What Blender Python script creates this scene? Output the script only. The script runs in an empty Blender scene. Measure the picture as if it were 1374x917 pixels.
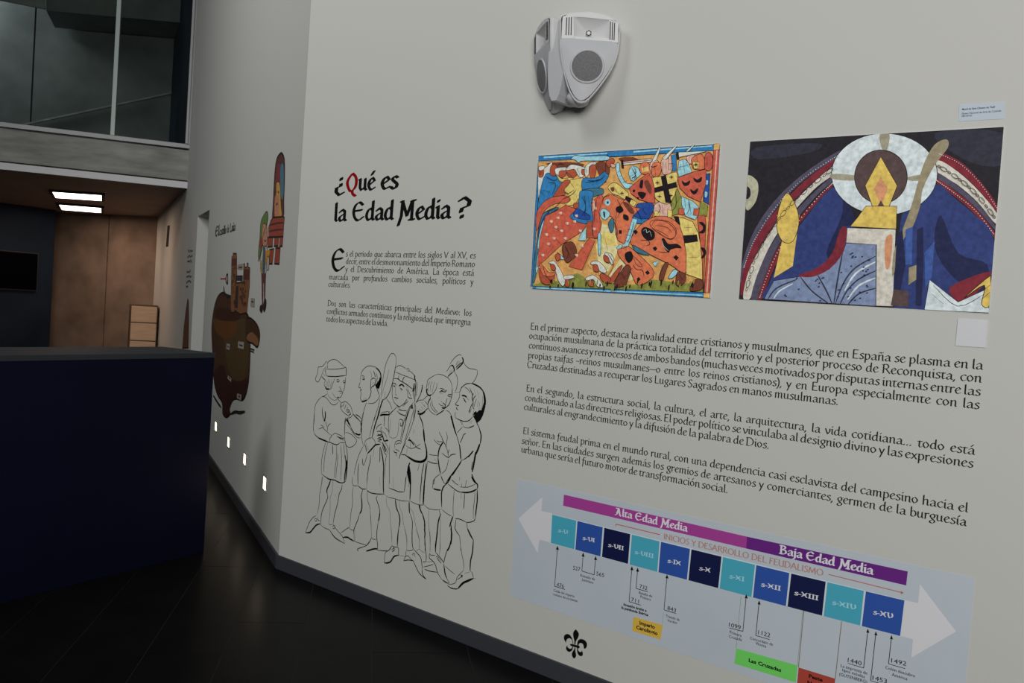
import bpy, math, random
from mathutils import Vector, Matrix
random.seed(7)
SC = bpy.context.scene
COL = SC.collection
# ------------------------------------------------------------------ camera
EYE = Vector((0, 0, 1.6))
RT = [[0.763113, -0.067314, 0.64275], [0.074684, 0.997083, 0.015753], [-0.641936, 0.035981, 0.765914]]
FPX = 1200.0
def _w(v): return Vector((v[0], v[2], -v[1]))
AX = [_w([RT[i][0], RT[i][1], RT[i][2]]) for i in range(3)]      # image right, image down, view direction (world)
cam_d = bpy.data.cameras.new('camera'); cam = bpy.data.objects.new('camera', cam_d); COL.objects.link(cam)
cam_d.sensor_width = 36; cam_d.lens = 36 * FPX / 1374; cam_d.clip_start = .02; cam_d.clip_end = 200
r, u, b = AX[0], -AX[1], -AX[2]
cam.matrix_world = Matrix(((r.x, u.x, b.x, EYE.x), (r.y, u.y, b.y, EYE.y), (r.z, u.z, b.z, EYE.z), (0, 0, 0, 1)))
SC.camera = cam
# ------------------------------------------------------------------ world, light, exposure
W = bpy.data.worlds.new('world'); SC.world = W; W.use_nodes = True
W.node_tree.nodes['Background'].inputs[0].default_value = (.62, .68, .75, 1)
W.node_tree.nodes['Background'].inputs[1].default_value = .02
def area(name, loc, target, sx, sy, power, color):
    l = bpy.data.lights.new(name, 'AREA'); l.shape = 'RECTANGLE'; l.size = sx; l.size_y = sy; l.energy = power; l.color = color
    o = bpy.data.objects.new(name, l); COL.objects.link(o); o.location = loc
    o.rotation_euler = (Vector(target) - Vector(loc)).to_track_quat('-Z', 'Y').to_euler(); return o
area('skylight', (-5.6, -2.2, 8.4), (-5.6, 4.0, 5.0), 3.5, 3.0, 98, (.98, .99, .975)).data.spread = math.radians(95)
area('window_light', (4.0, -4.6, 3.8), (-1.0, 3.1, 2.9), 4.6, 2.8, 292, (1, .99, .95)).data.spread = math.radians(125)
UPPER_LIGHT = 48
SC.view_settings.view_transform = 'Standard'; SC.view_settings.look = 'None'
SC.view_settings.exposure = 0; SC.view_settings.gamma = 1; SC.view_settings.use_curve_mapping = False

# ------------------------------------------------------------------ helpers
def ray(x, y): return (AX[0] * ((x - 687) / FPX) + AX[1] * ((y - 458.5) / FPX) + AX[2])
class Plane:                                                     # a vertical surface: origin, direction along it, normal towards the room
    def __init__(s, P, az, flip=1):
        s.P = Vector((P[0], P[1], 0)); a = math.radians(az); s.d = Vector((math.cos(a), math.sin(a), 0))
        s.n = Vector((s.d.y, -s.d.x, 0)) * flip
    def uz(s, x, y):
        v = ray(x, y); t = (s.P - EYE).dot(s.n) / v.dot(s.n); p = EYE + v * t
        return ((p - s.P).dot(s.d), p.z)
    def at(s, u, z, lift=0): return s.P + s.d * u + s.n * lift + Vector((0, 0, z))
def onz(x, y, z): v = ray(x, y); t = (z - EYE.z) / v.z; return EYE + v * t
DW = 3.14
CORNER = (-4.294, DW)
W1 = Plane((0, DW), 0)
AZ2 = 155.3
W2 = Plane(CORNER, AZ2, -1)
def lin(c): c = c / 255; return c / 12.92 if c <= .04045 else ((c + .055) / 1.055) ** 2.4
def srgb(r_, g_, b_, k=1): return (min(1, lin(r_) * k), min(1, lin(g_) * k), min(1, lin(b_) * k), 1)
def mat(name, col, rough=.6, spec=.5, metal=0, noise=0, nscale=8, bump=0, bscale=60, emit=0, stretch=None):
    m = bpy.data.materials.new(name); m.use_nodes = True; nt = m.node_tree; n = nt.nodes; bs = n['Principled BSDF']
    bs.inputs['Base Color'].default_value = col; bs.inputs['Roughness'].default_value = rough
    bs.inputs['Metallic'].default_value = metal; bs.inputs['Specular IOR Level'].default_value = spec
    tc = n.new('ShaderNodeTexCoord'); src = tc.outputs['Object']
    if stretch:
        mp = n.new('ShaderNodeMapping'); mp.inputs['Scale'].default_value = stretch; nt.links.new(src, mp.inputs[0]); src = mp.outputs[0]
    if noise:
        nz = n.new('ShaderNodeTexNoise'); nz.inputs['Scale'].default_value = nscale; nz.inputs['Detail'].default_value = 6; nt.links.new(src, nz.inputs['Vector'])
        rp = n.new('ShaderNodeValToRGB'); rp.color_ramp.elements[0].position = .3; rp.color_ramp.elements[1].position = .72
        rp.color_ramp.elements[0].color = tuple(c * (1 - noise) for c in col[:3]) + (1,)
        rp.color_ramp.elements[1].color = tuple(min(1, c * (1 + noise)) for c in col[:3]) + (1,)
        nt.links.new(nz.outputs['Fac'], rp.inputs[0]); nt.links.new(rp.outputs[0], bs.inputs['Base Color'])
    if bump:
        nb = n.new('ShaderNodeTexNoise'); nb.inputs['Scale'].default_value = bscale; nb.inputs['Detail'].default_value = 4; nt.links.new(src, nb.inputs['Vector'])
        bp = n.new('ShaderNodeBump'); bp.inputs['Strength'].default_value = bump; bp.inputs['Distance'].default_value = .01
        nt.links.new(nb.outputs['Fac'], bp.inputs['Height']); nt.links.new(bp.outputs[0], bs.inputs['Normal'])
    if emit:
        bs.inputs['Emission Color'].default_value = col; bs.inputs['Emission Strength'].default_value = emit
    return m
def print_mat(name, rough=.55):                                 # flat printed ink: colour comes from the mesh's colour attribute
    m = bpy.data.materials.new(name); m.use_nodes = True; nt = m.node_tree; bs = nt.nodes['Principled BSDF']
    a = nt.nodes.new('ShaderNodeVertexColor'); a.layer_name = 'ink'
    nz = nt.nodes.new('ShaderNodeTexNoise'); nz.inputs['Scale'].default_value = 70; nz.inputs['Detail'].default_value = 5
    tc = nt.nodes.new('ShaderNodeTexCoord'); nt.links.new(tc.outputs['Object'], nz.inputs['Vector'])
    hs = nt.nodes.new('ShaderNodeHueSaturation'); mr = nt.nodes.new('ShaderNodeMapRange')
    mr.inputs['From Min'].default_value = .3; mr.inputs['From Max'].default_value = .7; mr.inputs['To Min'].default_value = .78; mr.inputs['To Max'].default_value = 1.2
    nt.links.new(nz.outputs['Fac'], mr.inputs['Value']); nt.links.new(mr.outputs[0], hs.inputs['Value']); nt.links.new(a.outputs['Color'], hs.inputs['Color'])
    nt.links.new(hs.outputs[0], bs.inputs['Base Color']); bs.inputs['Roughness'].default_value = rough; bs.inputs['Specular IOR Level'].default_value = .3
    return m
class MB:
    def __init__(s): s.v = []; s.f = []; s.c = []; s.layer = 0
    def poly(s, pts, col=None):
        i = len(s.v); s.v += [tuple(p) for p in pts]; s.f.append(tuple(range(i, i + len(pts)))); s.c.append(col or (0, 0, 0, 1)); return s
    def box(s, P, ex, ey, ez):                                   # corner and three edge vectors
        P = Vector(P); ex = Vector(ex); ey = Vector(ey); ez = Vector(ez)
        if ex.cross(ey).dot(ez) < 0: ex, ey = ey, ex
        c = [P, P + ex, P + ex + ey, P + ey]; c += [q + ez for q in c]; i = len(s.v); s.v += [tuple(q) for q in c]
        for f in ((0, 3, 2, 1), (4, 5, 6, 7), (0, 1, 5, 4), (1, 2, 6, 5), (2, 3, 7, 6), (3, 0, 4, 7)): s.f.append(tuple(i + k for k in f)); s.c.append((0, 0, 0, 1))
        return s
    def prism(s, front, off):                                    # polygon extruded by a vector
        off = Vector(off); a = [Vector(p) for p in front]; n = len(a); i = len(s.v); s.v += [tuple(p) for p in a] + [tuple(p + off) for p in a]
        s.f.append(tuple(range(i, i + n))); s.f.append(tuple(range(i + 2 * n - 1, i + n - 1, -1)))
        for k in range(n): s.f.append((i + (k + 1) % n, i + k, i + n + k, i + n + (k + 1) % n))
        s.c += [(0, 0, 0, 1)] * (n + 2); return s
    def build(s, name, m, parent=None, smooth=False, bevel=0, origin=None):
        me = bpy.data.meshes.new(name); org = Vector(origin) if origin else Vector((0, 0, 0))
        me.from_pydata([tuple(Vector(p) - org) for p in s.v], [], s.f); me.materials.append(m)
        if any(c != (0, 0, 0, 1) for c in s.c):
            at_ = me.color_attributes.new('ink', 'FLOAT_COLOR', 'POINT'); buf = [0.0] * (4 * len(s.v))
            for f, c in zip(s.f, s.c):
                for k in f: buf[4 * k:4 * k + 4] = c
            at_.data.foreach_set('color', buf)
        me.update()
        if smooth: me.polygons.foreach_set('use_smooth', [True] * len(me.polygons))
        o = bpy.data.objects.new(name, me); COL.objects.link(o); o.location = org
        if parent: o.parent = parent; o.location = org - parent.location
        if bevel:
            md = o.modifiers.new('bevel', 'BEVEL'); md.width = bevel; md.segments = 2; md.limit_method = 'ANGLE'; md.angle_limit = .6
        return o
def struct(o, label=None):
    o['kind'] = 'structure'
    if label: o['label'] = label
    return o
def tag(o, label, cat, group=None):
    o['label'] = label; o['category'] = cat
    if group: o['group'] = group
    return o
def empty(name, loc):
    o = bpy.data.objects.new(name, None); COL.objects.link(o); o.location = loc; o.empty_display_size = .05; return o
def cat_rom(pts, sub=4, closed=False):
    n = len(pts)
    if n < 3: return list(pts)
    out = []; rng = range(n if closed else n - 1)
    for i in rng:
        if closed: p0, p1, p2, p3 = pts[i - 1], pts[i], pts[(i + 1) % n], pts[(i + 2) % n]
        else: p0, p1, p2, p3 = pts[max(i - 1, 0)], pts[i], pts[i + 1], pts[min(i + 2, n - 1)]
        for k in range(sub):
            t = k / sub
            out.append(tuple(.5 * (2 * p1[j] + (p2[j] - p0[j]) * t + (2 * p0[j] - 5 * p1[j] + 4 * p2[j] - p3[j]) * t * t + (3 * p1[j] - p0[j] - 3 * p2[j] + p3[j]) * t ** 3) for j in (0, 1)))
    if not closed: out.append(tuple(pts[-1]))
    return out
STEP = 2e-5
def ribbon(mb, pl, pts, w, lift, col=None, taper=True, closed=False):      # pts in (u, z) on the plane, w in metres
    P = [Vector(p) for p in pts]; n = len(P)
    if n < 2: return
    L = []; 
    for i in range(n):
        a = P[i - 1] if (i or closed) else P[i]; c = P[(i + 1) % n] if (i < n - 1 or closed) else P[i]
        t = (c - a); t = t.normalized() if t.length > 1e-9 else Vector((1, 0)); nn = Vector((-t.y, t.x))
        k = 1.0
        if taper and not closed:
            e = min(i, n - 1 - i) / max(1, n - 1) * 2; k = .45 + .55 * min(1, e * 2.5)
        L.append((P[i] + nn * w * k / 2, P[i] - nn * w * k / 2))
    for i in range(n if closed else n - 1):
        a, c = L[i], L[(i + 1) % n]
        mb.poly([pl.at(q.x, q.y, lift) for q in (a[0], a[1], c[1], c[0])], col)
def hull(pts):
    pts = sorted(set((round(p[0], 7), round(p[1], 7)) for p in pts))
    if len(pts) < 3: return pts
    def half(ps):
        h = []
        for p in ps:
            while len(h) > 1 and (h[-1][0] - h[-2][0]) * (p[1] - h[-2][1]) - (h[-1][1] - h[-2][1]) * (p[0] - h[-2][0]) <= 0: h.pop()
            h.append(p)
        return h
    a = half(pts); b_ = half(pts[::-1]); return a[:-1] + b_[:-1]

# ------------------------------------------------------------------ pen lettering: glyph skeletons swept with a slanted broad nib
G = {
'a': (.74, "!.14,.74 .36,.96 .56,.8 .55,.12 .68,.02/.54,.6 .3,.46 .12,.28 .18,.05 .34,.03 .54,.22"),
'b': (.72, "!.14,1.55 .14,.1/.14,.1 .32,.0 .54,.14 .64,.5 .54,.86 .36,.94 .14,.74"),
'c': (.64, ".6,.84 .44,.97 .22,.82 .1,.48 .22,.1 .4,.02 .6,.17"),
'd': (.78, "!.6,1.55 .58,.12 .7,.02/.58,.78 .4,.96 .2,.76 .1,.36 .2,.06 .36,.03 .58,.26"),
'e': (.66, "!.16,.4 .58,.74/.58,.74 .42,.97 .22,.82 .1,.46 .22,.08 .4,.02 .6,.17"),
'f': (.5, ".2,-.4 .24,.4 .26,1.15 .36,1.5 .58,1.52/!.04,.92 .48,.96"),
'g': (.7, ".56,.86 .36,.96 .14,.7 .2,.36 .4,.3 .56,.52 .56,.86/!.54,.86 .7,.97/.5,.34 .26,.2 .5,.02 .6,-.25 .4,-.5 .12,-.44 .14,-.18 .34,-.02"),
'h': (.76, "!.14,1.55 .14,.0/.14,.7 .4,.96 .56,.8 .56,.1 .68,.02"),
'i': (.36, "!.08,.86 .18,.95 .18,.12 .28,.02/!.17,1.28 .21,1.4"),
'j': (.36, "!.1,.92 .2,.95 .2,-.2 .0,-.5/!.19,1.28 .23,1.4"),
'l': (.36, "!.16,1.55 .16,.12 .27,.02"),
'm': (1.12, "!.06,.88 .16,.93 .16,.0/.16,.7 .38,.96 .52,.8 .52,.0/.52,.7 .76,.96 .9,.8 .9,.1 1.02,.02"),
'n': (.76, "!.06,.88 .16,.93 .16,.0/.16,.7 .42,.96 .57,.8 .57,.1 .69,.02"),
'o': (.74, ".36,.97 .16,.78 .1,.42 .3,.02 .52,.2 .62,.58 .36,.97"),
'p': (.74, "!.06,.9 .16,.95 .16,-.55/.16,.12 .34,.0 .54,.14 .64,.5 .54,.86 .38,.95 .16,.72"),
'q': (.74, "!.58,.95 .58,-.55/.58,.8 .38,.96 .17,.72 .12,.32 .3,.02 .58,.27"),
'r': (.52, "!.05,.88 .15,.93 .15,.0/.15,.66 .34,.95 .5,.88"),
's': (.56, ".5,.86 .32,.97 .14,.76 .3,.54 .48,.34 .4,.05 .22,.0 .07,.13"),
't': (.5, "!.2,1.02 .18,.2/.18,.2 .28,.0 .48,.12/!.02,.92 .48,.95"),
'u': (.76, "!.06,.9 .15,.94 .14,.24/.14,.24 .28,.02 .54,.24/!.56,.94 .56,.12 .68,.02"),
'v': (.66, "!.06,.93 .33,.0/.33,.0 .56,.5 .56,.93"),
'x': (.66, "!.08,.93 .58,.02/!.56,.93 .08,.02"),
'y': (.66, "!.06,.93 .34,.05/!.58,.93 .16,-.55"),
'z': (.6, "!.1,.9 .52,.9 .08,.05 .54,.05"),
'A': (1.0, "!.02,.0 .46,1.5 .9,.0/!.2,.55 .74,.55"),
'B': (.9, "!.16,1.5 .16,.02/.02,1.42 .5,1.52 .66,1.2 .2,.82/.2,.82 .68,.75 .74,.3 .42,.0 .06,.04"),
'C': (1.0, ".9,1.25 .62,1.5 .26,1.3 .1,.75 .28,.18 .6,.0 .92,.22"),
'D': (1.08, "!.16,1.48 .16,.02/.04,1.45 .6,1.45 .94,.95 .86,.35 .5,.02 .06,.02"),
'E': (.8, "!.16,1.48 .16,.02/!.16,1.46 .66,1.46/!.16,.8 .56,.8/!.16,.03 .7,.03"),
'F': (.74, "!.16,1.48 .16,.0/!.16,1.46 .64,1.46/!.16,.8 .54,.8"),
'G': (1.05, ".9,1.25 .62,1.5 .26,1.3 .1,.75 .28,.18 .6,.0 .88,.16/!.88,.6 .88,.05"),
'I': (.36, "!.17,1.48 .17,.02"),
'J': (.5, "!.3,1.48 .3,.1 .05,-.3"),
'L': (.74, "!.16,1.5 .16,.03 .7,.03"),
'M': (1.26, "!.1,.0 .22,1.45 .6,.2 1.0,1.45 1.1,.0"),
'N': (1.08, "!.14,.0 .14,1.45 .86,.05 .86,1.48"),
'O': (1.14, ".56,1.5 .24,1.28 .1,.75 .24,.2 .56,.0 .9,.22 1.02,.75 .88,1.28 .56,1.5"),
'P': (.82, "!.16,1.48 .16,.0/.04,1.42 .5,1.5 .72,1.12 .5,.74 .18,.74"),
'Q': (1.14, ".56,1.5 .24,1.28 .1,.75 .24,.2 .56,.0 .9,.22 1.02,.75 .88,1.28 .56,1.5/!.6,.1 1.0,-.35"),
'R': (.92, "!.16,1.48 .16,.0/.04,1.42 .5,1.5 .7,1.12 .5,.78 .18,.78/!.42,.76 .86,.0"),
'S': (.72, ".6,1.32 .38,1.5 .14,1.2 .34,.84 .6,.5 .44,.04 .2,.0 .08,.2"),
'T': (.86, "!.42,1.45 .42,.0/!.04,1.45 .8,1.45"),
'U': (1.0, "!.14,1.48 .14,.5/.14,.5 .24,.06 .5,.0 .8,.1/!.84,1.48 .84,.0"),
'V': (.96, "!.04,1.46 .46,.0 .88,1.48"),
'X': (.9, "!.06,1.46 .82,.0/!.78,1.46 .06,.0"),
'Y': (.86, "!.04,1.46 .42,.74 .8,1.46/!.42,.74 .42,.0"),
',': (.3, "!.16,.08 .04,-.28"), '.': (.3, "!.13,.0 .15,.14"), ':': (.3, "!.13,.0 .15,.14/!.13,.68 .15,.82"),
'-': (.45, "!.06,.5 .38,.5"), '\u2013': (.62, "!.04,.5 .58,.5"), '\u2014': (1.0, "!.02,.5 .96,.5"),
'(': (.4, ".34,1.6 .14,1.0 .14,.2 .34,-.4"), ')': (.4, ".06,1.6 .26,1.0 .26,.2 .06,-.4"), '\u2026': (1.0, "!.12,.0 .14,.14/!.45,.0 .47,.14/!.78,.0 .8,.14"),
'?': (.8, "!.1,1.25 .36,1.5 .66,1.2 .6,.86 .26,.72 .2,.42/!.25,.0 .29,.18"),
'\u00bf': (.62, "!.35,.94 .39,1.12/!.38,.62 .36,.42 .1,.3 .08,-.06 .3,-.34 .56,-.12"),
}
GT = dict(G)                                                      # display variant: uncial E, swash M, wide Q
GT.update({
'E': (1.12, ".86,1.28 .6,1.5 .28,1.3 .12,.76 .26,.2 .56,.0 .94,.28/!.14,.78 .8,.86"),
'M': (1.36, "!.34,1.44 .3,.3 .1,-.45/!.22,1.46 .4,1.46/!.36,1.42 .72,.3/!.72,.3 1.06,1.46/!1.1,1.46 1.08,.0/!1.0,1.46 1.3,1.5/!.9,.0 1.26,.0"),
'Q': (1.0, ".5,1.46 .2,1.05 .1,.62 .3,.08 .5,.0 .78,.3 .86,.8 .76,1.2 .5,1.46/.54,.04 .6,-.25 .84,-.42"),
'A': (1.1, "!.06,.0 .3,.2 .48,1.3/!.16,1.46 .56,1.46 .78,.1 .94,.0/!.26,.6 .66,.6"),
'B': (.98, "!.2,1.5 .2,.02/!.04,1.48 .4,1.48/.2,1.48 .62,1.44 .66,1.1 .3,.8/.3,.8 .72,.72 .78,.25 .44,.0 .04,.02"),
'V': (.9, ".04,1.36 .24,1.4 .22,.8 .4,.0/.4,.0 .74,.35 .82,.9 .72,1.44"),
'X': (.92, "!.06,1.42 .78,.05/!.76,1.42 .08,.05/!.2,.75 .66,.75"),
'I': (.5, "!.24,1.42 .24,.05/!.08,1.4 .38,1.44/!.1,.04 .4,.06"),
})
ACC = {'á': 'a', 'é': 'e', 'í': 'i', 'ó': 'o', 'ú': 'u', 'ñ': 'n', 'ü': 'u'}
def glyph(ch, font, nibw, nang, thin, cache={}):
    key = (ch, id(font), nibw, nang, thin)
    if key in cache: return cache[key]
    base = ACC.get(ch, ch); adv, s = font[base]; strokes = s.split('/')
    if ch == 'í': strokes = strokes[:1] + ['!.2,1.2 .36,1.5']
    elif ch in 'áéóú': strokes = strokes + ['!.32,1.22 .5,1.52']
    elif ch == 'ñ': strokes = strokes + ['.14,1.24 .3,1.36 .44,1.26 .6,1.38']
    elif ch == 'ü': strokes = strokes + ['!.18,1.25 .22,1.31', '!.5,1.25 .54,1.31']
    c, sn = math.cos(nang), math.sin(nang); h = nibw / 2; t = thin / 2
    nib = [(h * c - t * sn, h * sn + t * c), (-h * c - t * sn, -h * sn + t * c), (-h * c + t * sn, -h * sn - t * c), (h * c + t * sn, h * sn - t * c)]
    polys = []
    for st in strokes:
        straight = st[0] == '!'; pts = [tuple(float(q) for q in p.split(',')) for p in st.lstrip('!').split()]
        if not straight: pts = cat_rom(pts, 3)
        for a, b_ in zip(pts, pts[1:]): polys.append(hull([(a[0] + q[0], a[1] + q[1]) for q in nib] + [(b_[0] + q[0], b_[1] + q[1]) for q in nib]))
    cache[key] = (adv, polys); return cache[key]
def pen_line(pl, text, p0, p1, xh, m, name='text_line', parent=None, font=G, nib=.2, thin=.075, lift=.0006, sx=None, ang=.6, origin=None, ink=None, mb=None):
    a = Vector(pl.uz(*p0)); e = Vector(pl.uz(*p1)); d = e - a; L = d.length; ux = d / L
    gl = [glyph(ch, font, nib, ang, thin) if ch != ' ' else None for ch in text]
    wl = sum(g_[0] for g_ in gl if g_) - .08; ns = text.count(' ')
    k = sx or 1.0; sp = (L / xh - wl * k) / ns if ns else 0
    if ns == 0 and sx: pass
    elif not ns or sp < .3 or (sx is None): 
        s0 = .42 if ns else 0
        if sx is None or sp < .3 or not ns: k = (L / xh) / (wl + ns * s0); sp = s0 * k
    own = mb is None; mb = mb or MB(); x = 0; ci = 0; words = [mb]
    for g_ in gl:
        if g_ is None:
            x += sp
            if own: words.append(MB()); mb = words[-1]
            continue
        for poly in g_[1]:
            ci += 1; mb.poly([pl.at(*(a + ux * ((x + q[0] * k) * xh) + Vector((0, q[1] * xh))), lift + (ci % 24) * 4e-6) for q in poly], ink)
        x += g_[0] * k
    if own and len(words) > 1 and parent:                        # a line of several words: each word is a piece of the line
        ln = bpy.data.objects.new(name, None); COL.objects.link(ln); ln.parent = parent; ln.empty_display_size = .02
        for w_ in words:
            o = w_.build('word', m); o.parent = ln; o.location = -parent.location
        return ln
    if own: return mb.build(name, m, parent, origin=origin)
def zdist(pl, x, y0, y1): return abs(pl.uz(x, y0)[1] - pl.uz(x, y1)[1])

def sans(pl, text, p0, p1, m, name, parent, cap=None, lift=.0022, bold=0):        # plain sans lettering from Blender's own font
    cu = bpy.data.curves.new('t', 'FONT'); cu.body = text; cu.resolution_u = 2; cu.offset = bold
    ob = bpy.data.objects.new('t', cu); COL.objects.link(ob); bpy.context.view_layer.update()
    me = bpy.data.meshes.new_from_object(ob.evaluated_get(bpy.context.evaluated_depsgraph_get())); bpy.data.objects.remove(ob)
    xs = [v.co.x for v in me.vertices]; x0, x1 = min(xs), max(xs)
    a = Vector(pl.uz(*p0)); e = Vector(pl.uz(*p1)); d = (e - a) / (x1 - x0)
    sy = cap / .72 if cap else d.length
    for v in me.vertices:
        q = a + d * (v.co.x - x0) + Vector((0, v.co.y * sy)); v.co = pl.at(q.x, q.y, lift)
    me.materials.clear(); me.materials.append(m); me.name = name
    o = bpy.data.objects.new(name, me); COL.objects.link(o)
    if parent: o.parent = parent; o.location = -parent.location
    return o

# ------------------------------------------------------------------ materials
K = 1.55                                                          # photograph tone -> ink albedo under this wall's light
M = {
 'wall': mat('painted_plaster_white', (.64, .64, .615, 1), .75, .25, bump=.05, bscale=180),
 'conc': mat('board_marked_concrete', (.33, .33, .31, 1), .8, .3, noise=.28, nscale=5, bump=.25, bscale=30, stretch=(.5, .5, 2.2)),
 'conc_warm': mat('warm_concrete', (.24, .175, .135, 1), .8, .3, noise=.3, nscale=2.2, bump=.25, bscale=25),
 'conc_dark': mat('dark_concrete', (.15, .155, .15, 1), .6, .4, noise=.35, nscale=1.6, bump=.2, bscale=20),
 'slab': mat('dark_floor_slab', (.0075, .0075, .0078, 1), .3, .03, noise=.25, nscale=3, bump=.03, bscale=90),
 'joint': mat('floor_joint', (.035, .035, .035, 1), .8, .1),
 'base': mat('dark_grey_skirting', (.048, .052, .062, 1), .5, .25),
 'white': mat('white_metal', (.74, .74, .77, 1), .45),
 'soffit': mat('brown_soffit_board', (.36, .26, .21, 1), .7, .3, noise=.1, nscale=2),
 'navy': mat('navy_laminate', (.0035, .0042, .018, 1), .6, .08, noise=.15, nscale=2),
 'navytop': mat('navy_counter_top', (.03, .033, .04, 1), .6, .2),
 'frame': mat('grey_aluminium', (.33, .33, .34, 1), .45, .5, metal=.3),
 'mull': mat('pale_aluminium', (.36, .42, .40, 1), .4, .5, metal=.2),
 'screen': mat('black_screen', (.001, .001, .0016, 1), .6, .02),
 'slate': mat('slate_panel', (.013, .022, .038, 1), .6, .08, noise=.2, nscale=1.5),
 'oak': mat('beech_drawer', (.66, .46, .31, 1), .5, .4, noise=.1, nscale=4, stretch=(1, 1, 8)),
 'oakdark': mat('dark_brown_cabinet_body', (.10, .055, .03, 1), .6),  # dark brown body, seen at the sides and between the drawers
 'black': mat('black_vinyl', (.006, .006, .007, 1), .45, .3),
 'grey': mat('dark_grey_vinyl_lettering', (.025, .025, .026, 1), .7, .1),
 'red': mat('red_vinyl', (.30, .002, .004, 1), .45, .3),
 'ink': print_mat('printed_colours'),
 'ppl': mat('speaker_white_plastic', (.66, .66, .68, 1), .42, .45),
 'ppg': mat('speaker_grey_plastic', (.50, .51, .54, 1), .5, .4),
 'grille': mat('speaker_grille', (.20, .20, .21, 1), .6, .4, noise=.5, nscale=420, bump=.6, bscale=420),
 'hole': mat('speaker_dark_slot', (.01, .01, .012, 1), .6),
 'paper': mat('white_card', (.74, .75, .80, 1), .6, noise=.02),
 'panel': mat('pale_blue_print', (.59, .66, .74, 1), .5, .35, noise=.03, nscale=3),
 'arrow': mat('pale_lilac_print', (.82, .82, .87, 1), .5),
 'magenta': mat('magenta_print', (.45, .06, .36, 1), .5), 'violet': mat('violet_print', (.16, .018, .26, 1), .5),
 'teal': mat('turquoise_print', (.075, .47, .64, 1), .5), 'blue': mat('blue_print', (.03, .10, .45, 1), .5), 'dnavy': mat('navy_print', (.004, .009, .07, 1), .5),
 'gap': mat('pale_gap_print', (.75, .84, .9, 1), .5), 'lett': mat('pale_lettering_print', (.85, .86, .93, 1), .5), 'lettb': mat('pale_blue_lettering_print', (.45, .8, .92, 1), .5),
 'orange': mat('orange_print', (.62, .17, .10, 1), .5), 'salmon': mat('salmon_lettering_print', (.58, .27, .22, 1), .5),
 'yellow': mat('amber_print', (.85, .56, .08, 1), .5), 'green': mat('green_print', (.2, .8, .16, 1), .5), 'redp': mat('brick_red_print', (.5, .07, .045, 1), .5),
 'dot': mat('thin_brown_print', (.25, .2, .15, 1), .5), 'dotg': mat('thin_green_print', (.33, .46, .36, 1), .5),
 'lamp': mat('ceiling_lamp_diffuser', (1, .80, .62, 1), .5, emit=6), 'step': mat('step_lamp_diffuser', (1, .86, .62, 1), .5, emit=4.2),
 'lblue': mat('pale_blue_paper', (.60, .68, .78, 1), .6),
}
g = bpy.data.materials.new('window_glass'); g.use_nodes = True; nt = g.node_tree; nt.nodes.clear()
o_ = nt.nodes.new('ShaderNodeOutputMaterial'); mx = nt.nodes.new('ShaderNodeMixShader'); tr = nt.nodes.new('ShaderNodeBsdfTransparent'); gl_ = nt.nodes.new('ShaderNodeBsdfGlossy')
tr.inputs[0].default_value = (.86, .9, .88, 1); gl_.inputs['Roughness'].default_value = .02; mx.inputs[0].default_value = .09
nt.links.new(tr.outputs[0], mx.inputs[1]); nt.links.new(gl_.outputs[0], mx.inputs[2]); nt.links.new(mx.outputs[0], o_.inputs[0]); M['glass'] = g
Z = Vector((0, 0, 1)); HT = 7.0

# ================================================================== THE SETTING
mb = MB(); mb.box((-4.294, DW, 0), (10.3, 0, 0), (0, .25, 0), Z * HT)
struct(mb.build('wall_right', M['wall']), 'pale grey painted wall carrying the printed texts and pictures')
# wall 2 recedes from the corner, with a deep doorway; then runs to the back wall
OP0, OP1, OPZ = 4.456, 5.575, 2.41
L2 = 14.2
w2 = bpy.data.objects.new('wall_left', None); COL.objects.link(w2); struct(w2, 'grey wall with the castle mural, receding to the back hall')
def w2box(mb, u0, u1, z0, z1, th=.25): return mb.box(W2.at(u0, z0), W2.d * (u1 - u0), -W2.n * th, Z * (z1 - z0))
mb = MB(); w2box(mb, 0, OP0, 0, HT); w2box(mb, OP1, L2, 0, HT); w2box(mb, OP0, OP1, OPZ, HT)
mb.build('wall_surface', M['wall'], w2)
mb = MB(); mb.box(W2.at(OP1, 0, -.25), -W2.n * 2.2, W2.d * .2, Z * OPZ); mb.box(W2.at(OP0 - .2, 0, -.25), -W2.n * 2.2, W2.d * .2, Z * OPZ)
mb.box(W2.at(OP0 - .2, 0, -2.45), W2.d * (OP1 - OP0 + .4), -W2.n * .1, Z * OPZ); mb.box(W2.at(OP0 - .2, OPZ, -.25), W2.d * (OP1 - OP0 + .4), -W2.n * 2.2, Z * .1)
mb.build('doorway_reveal', M['wall'], w2)
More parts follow.
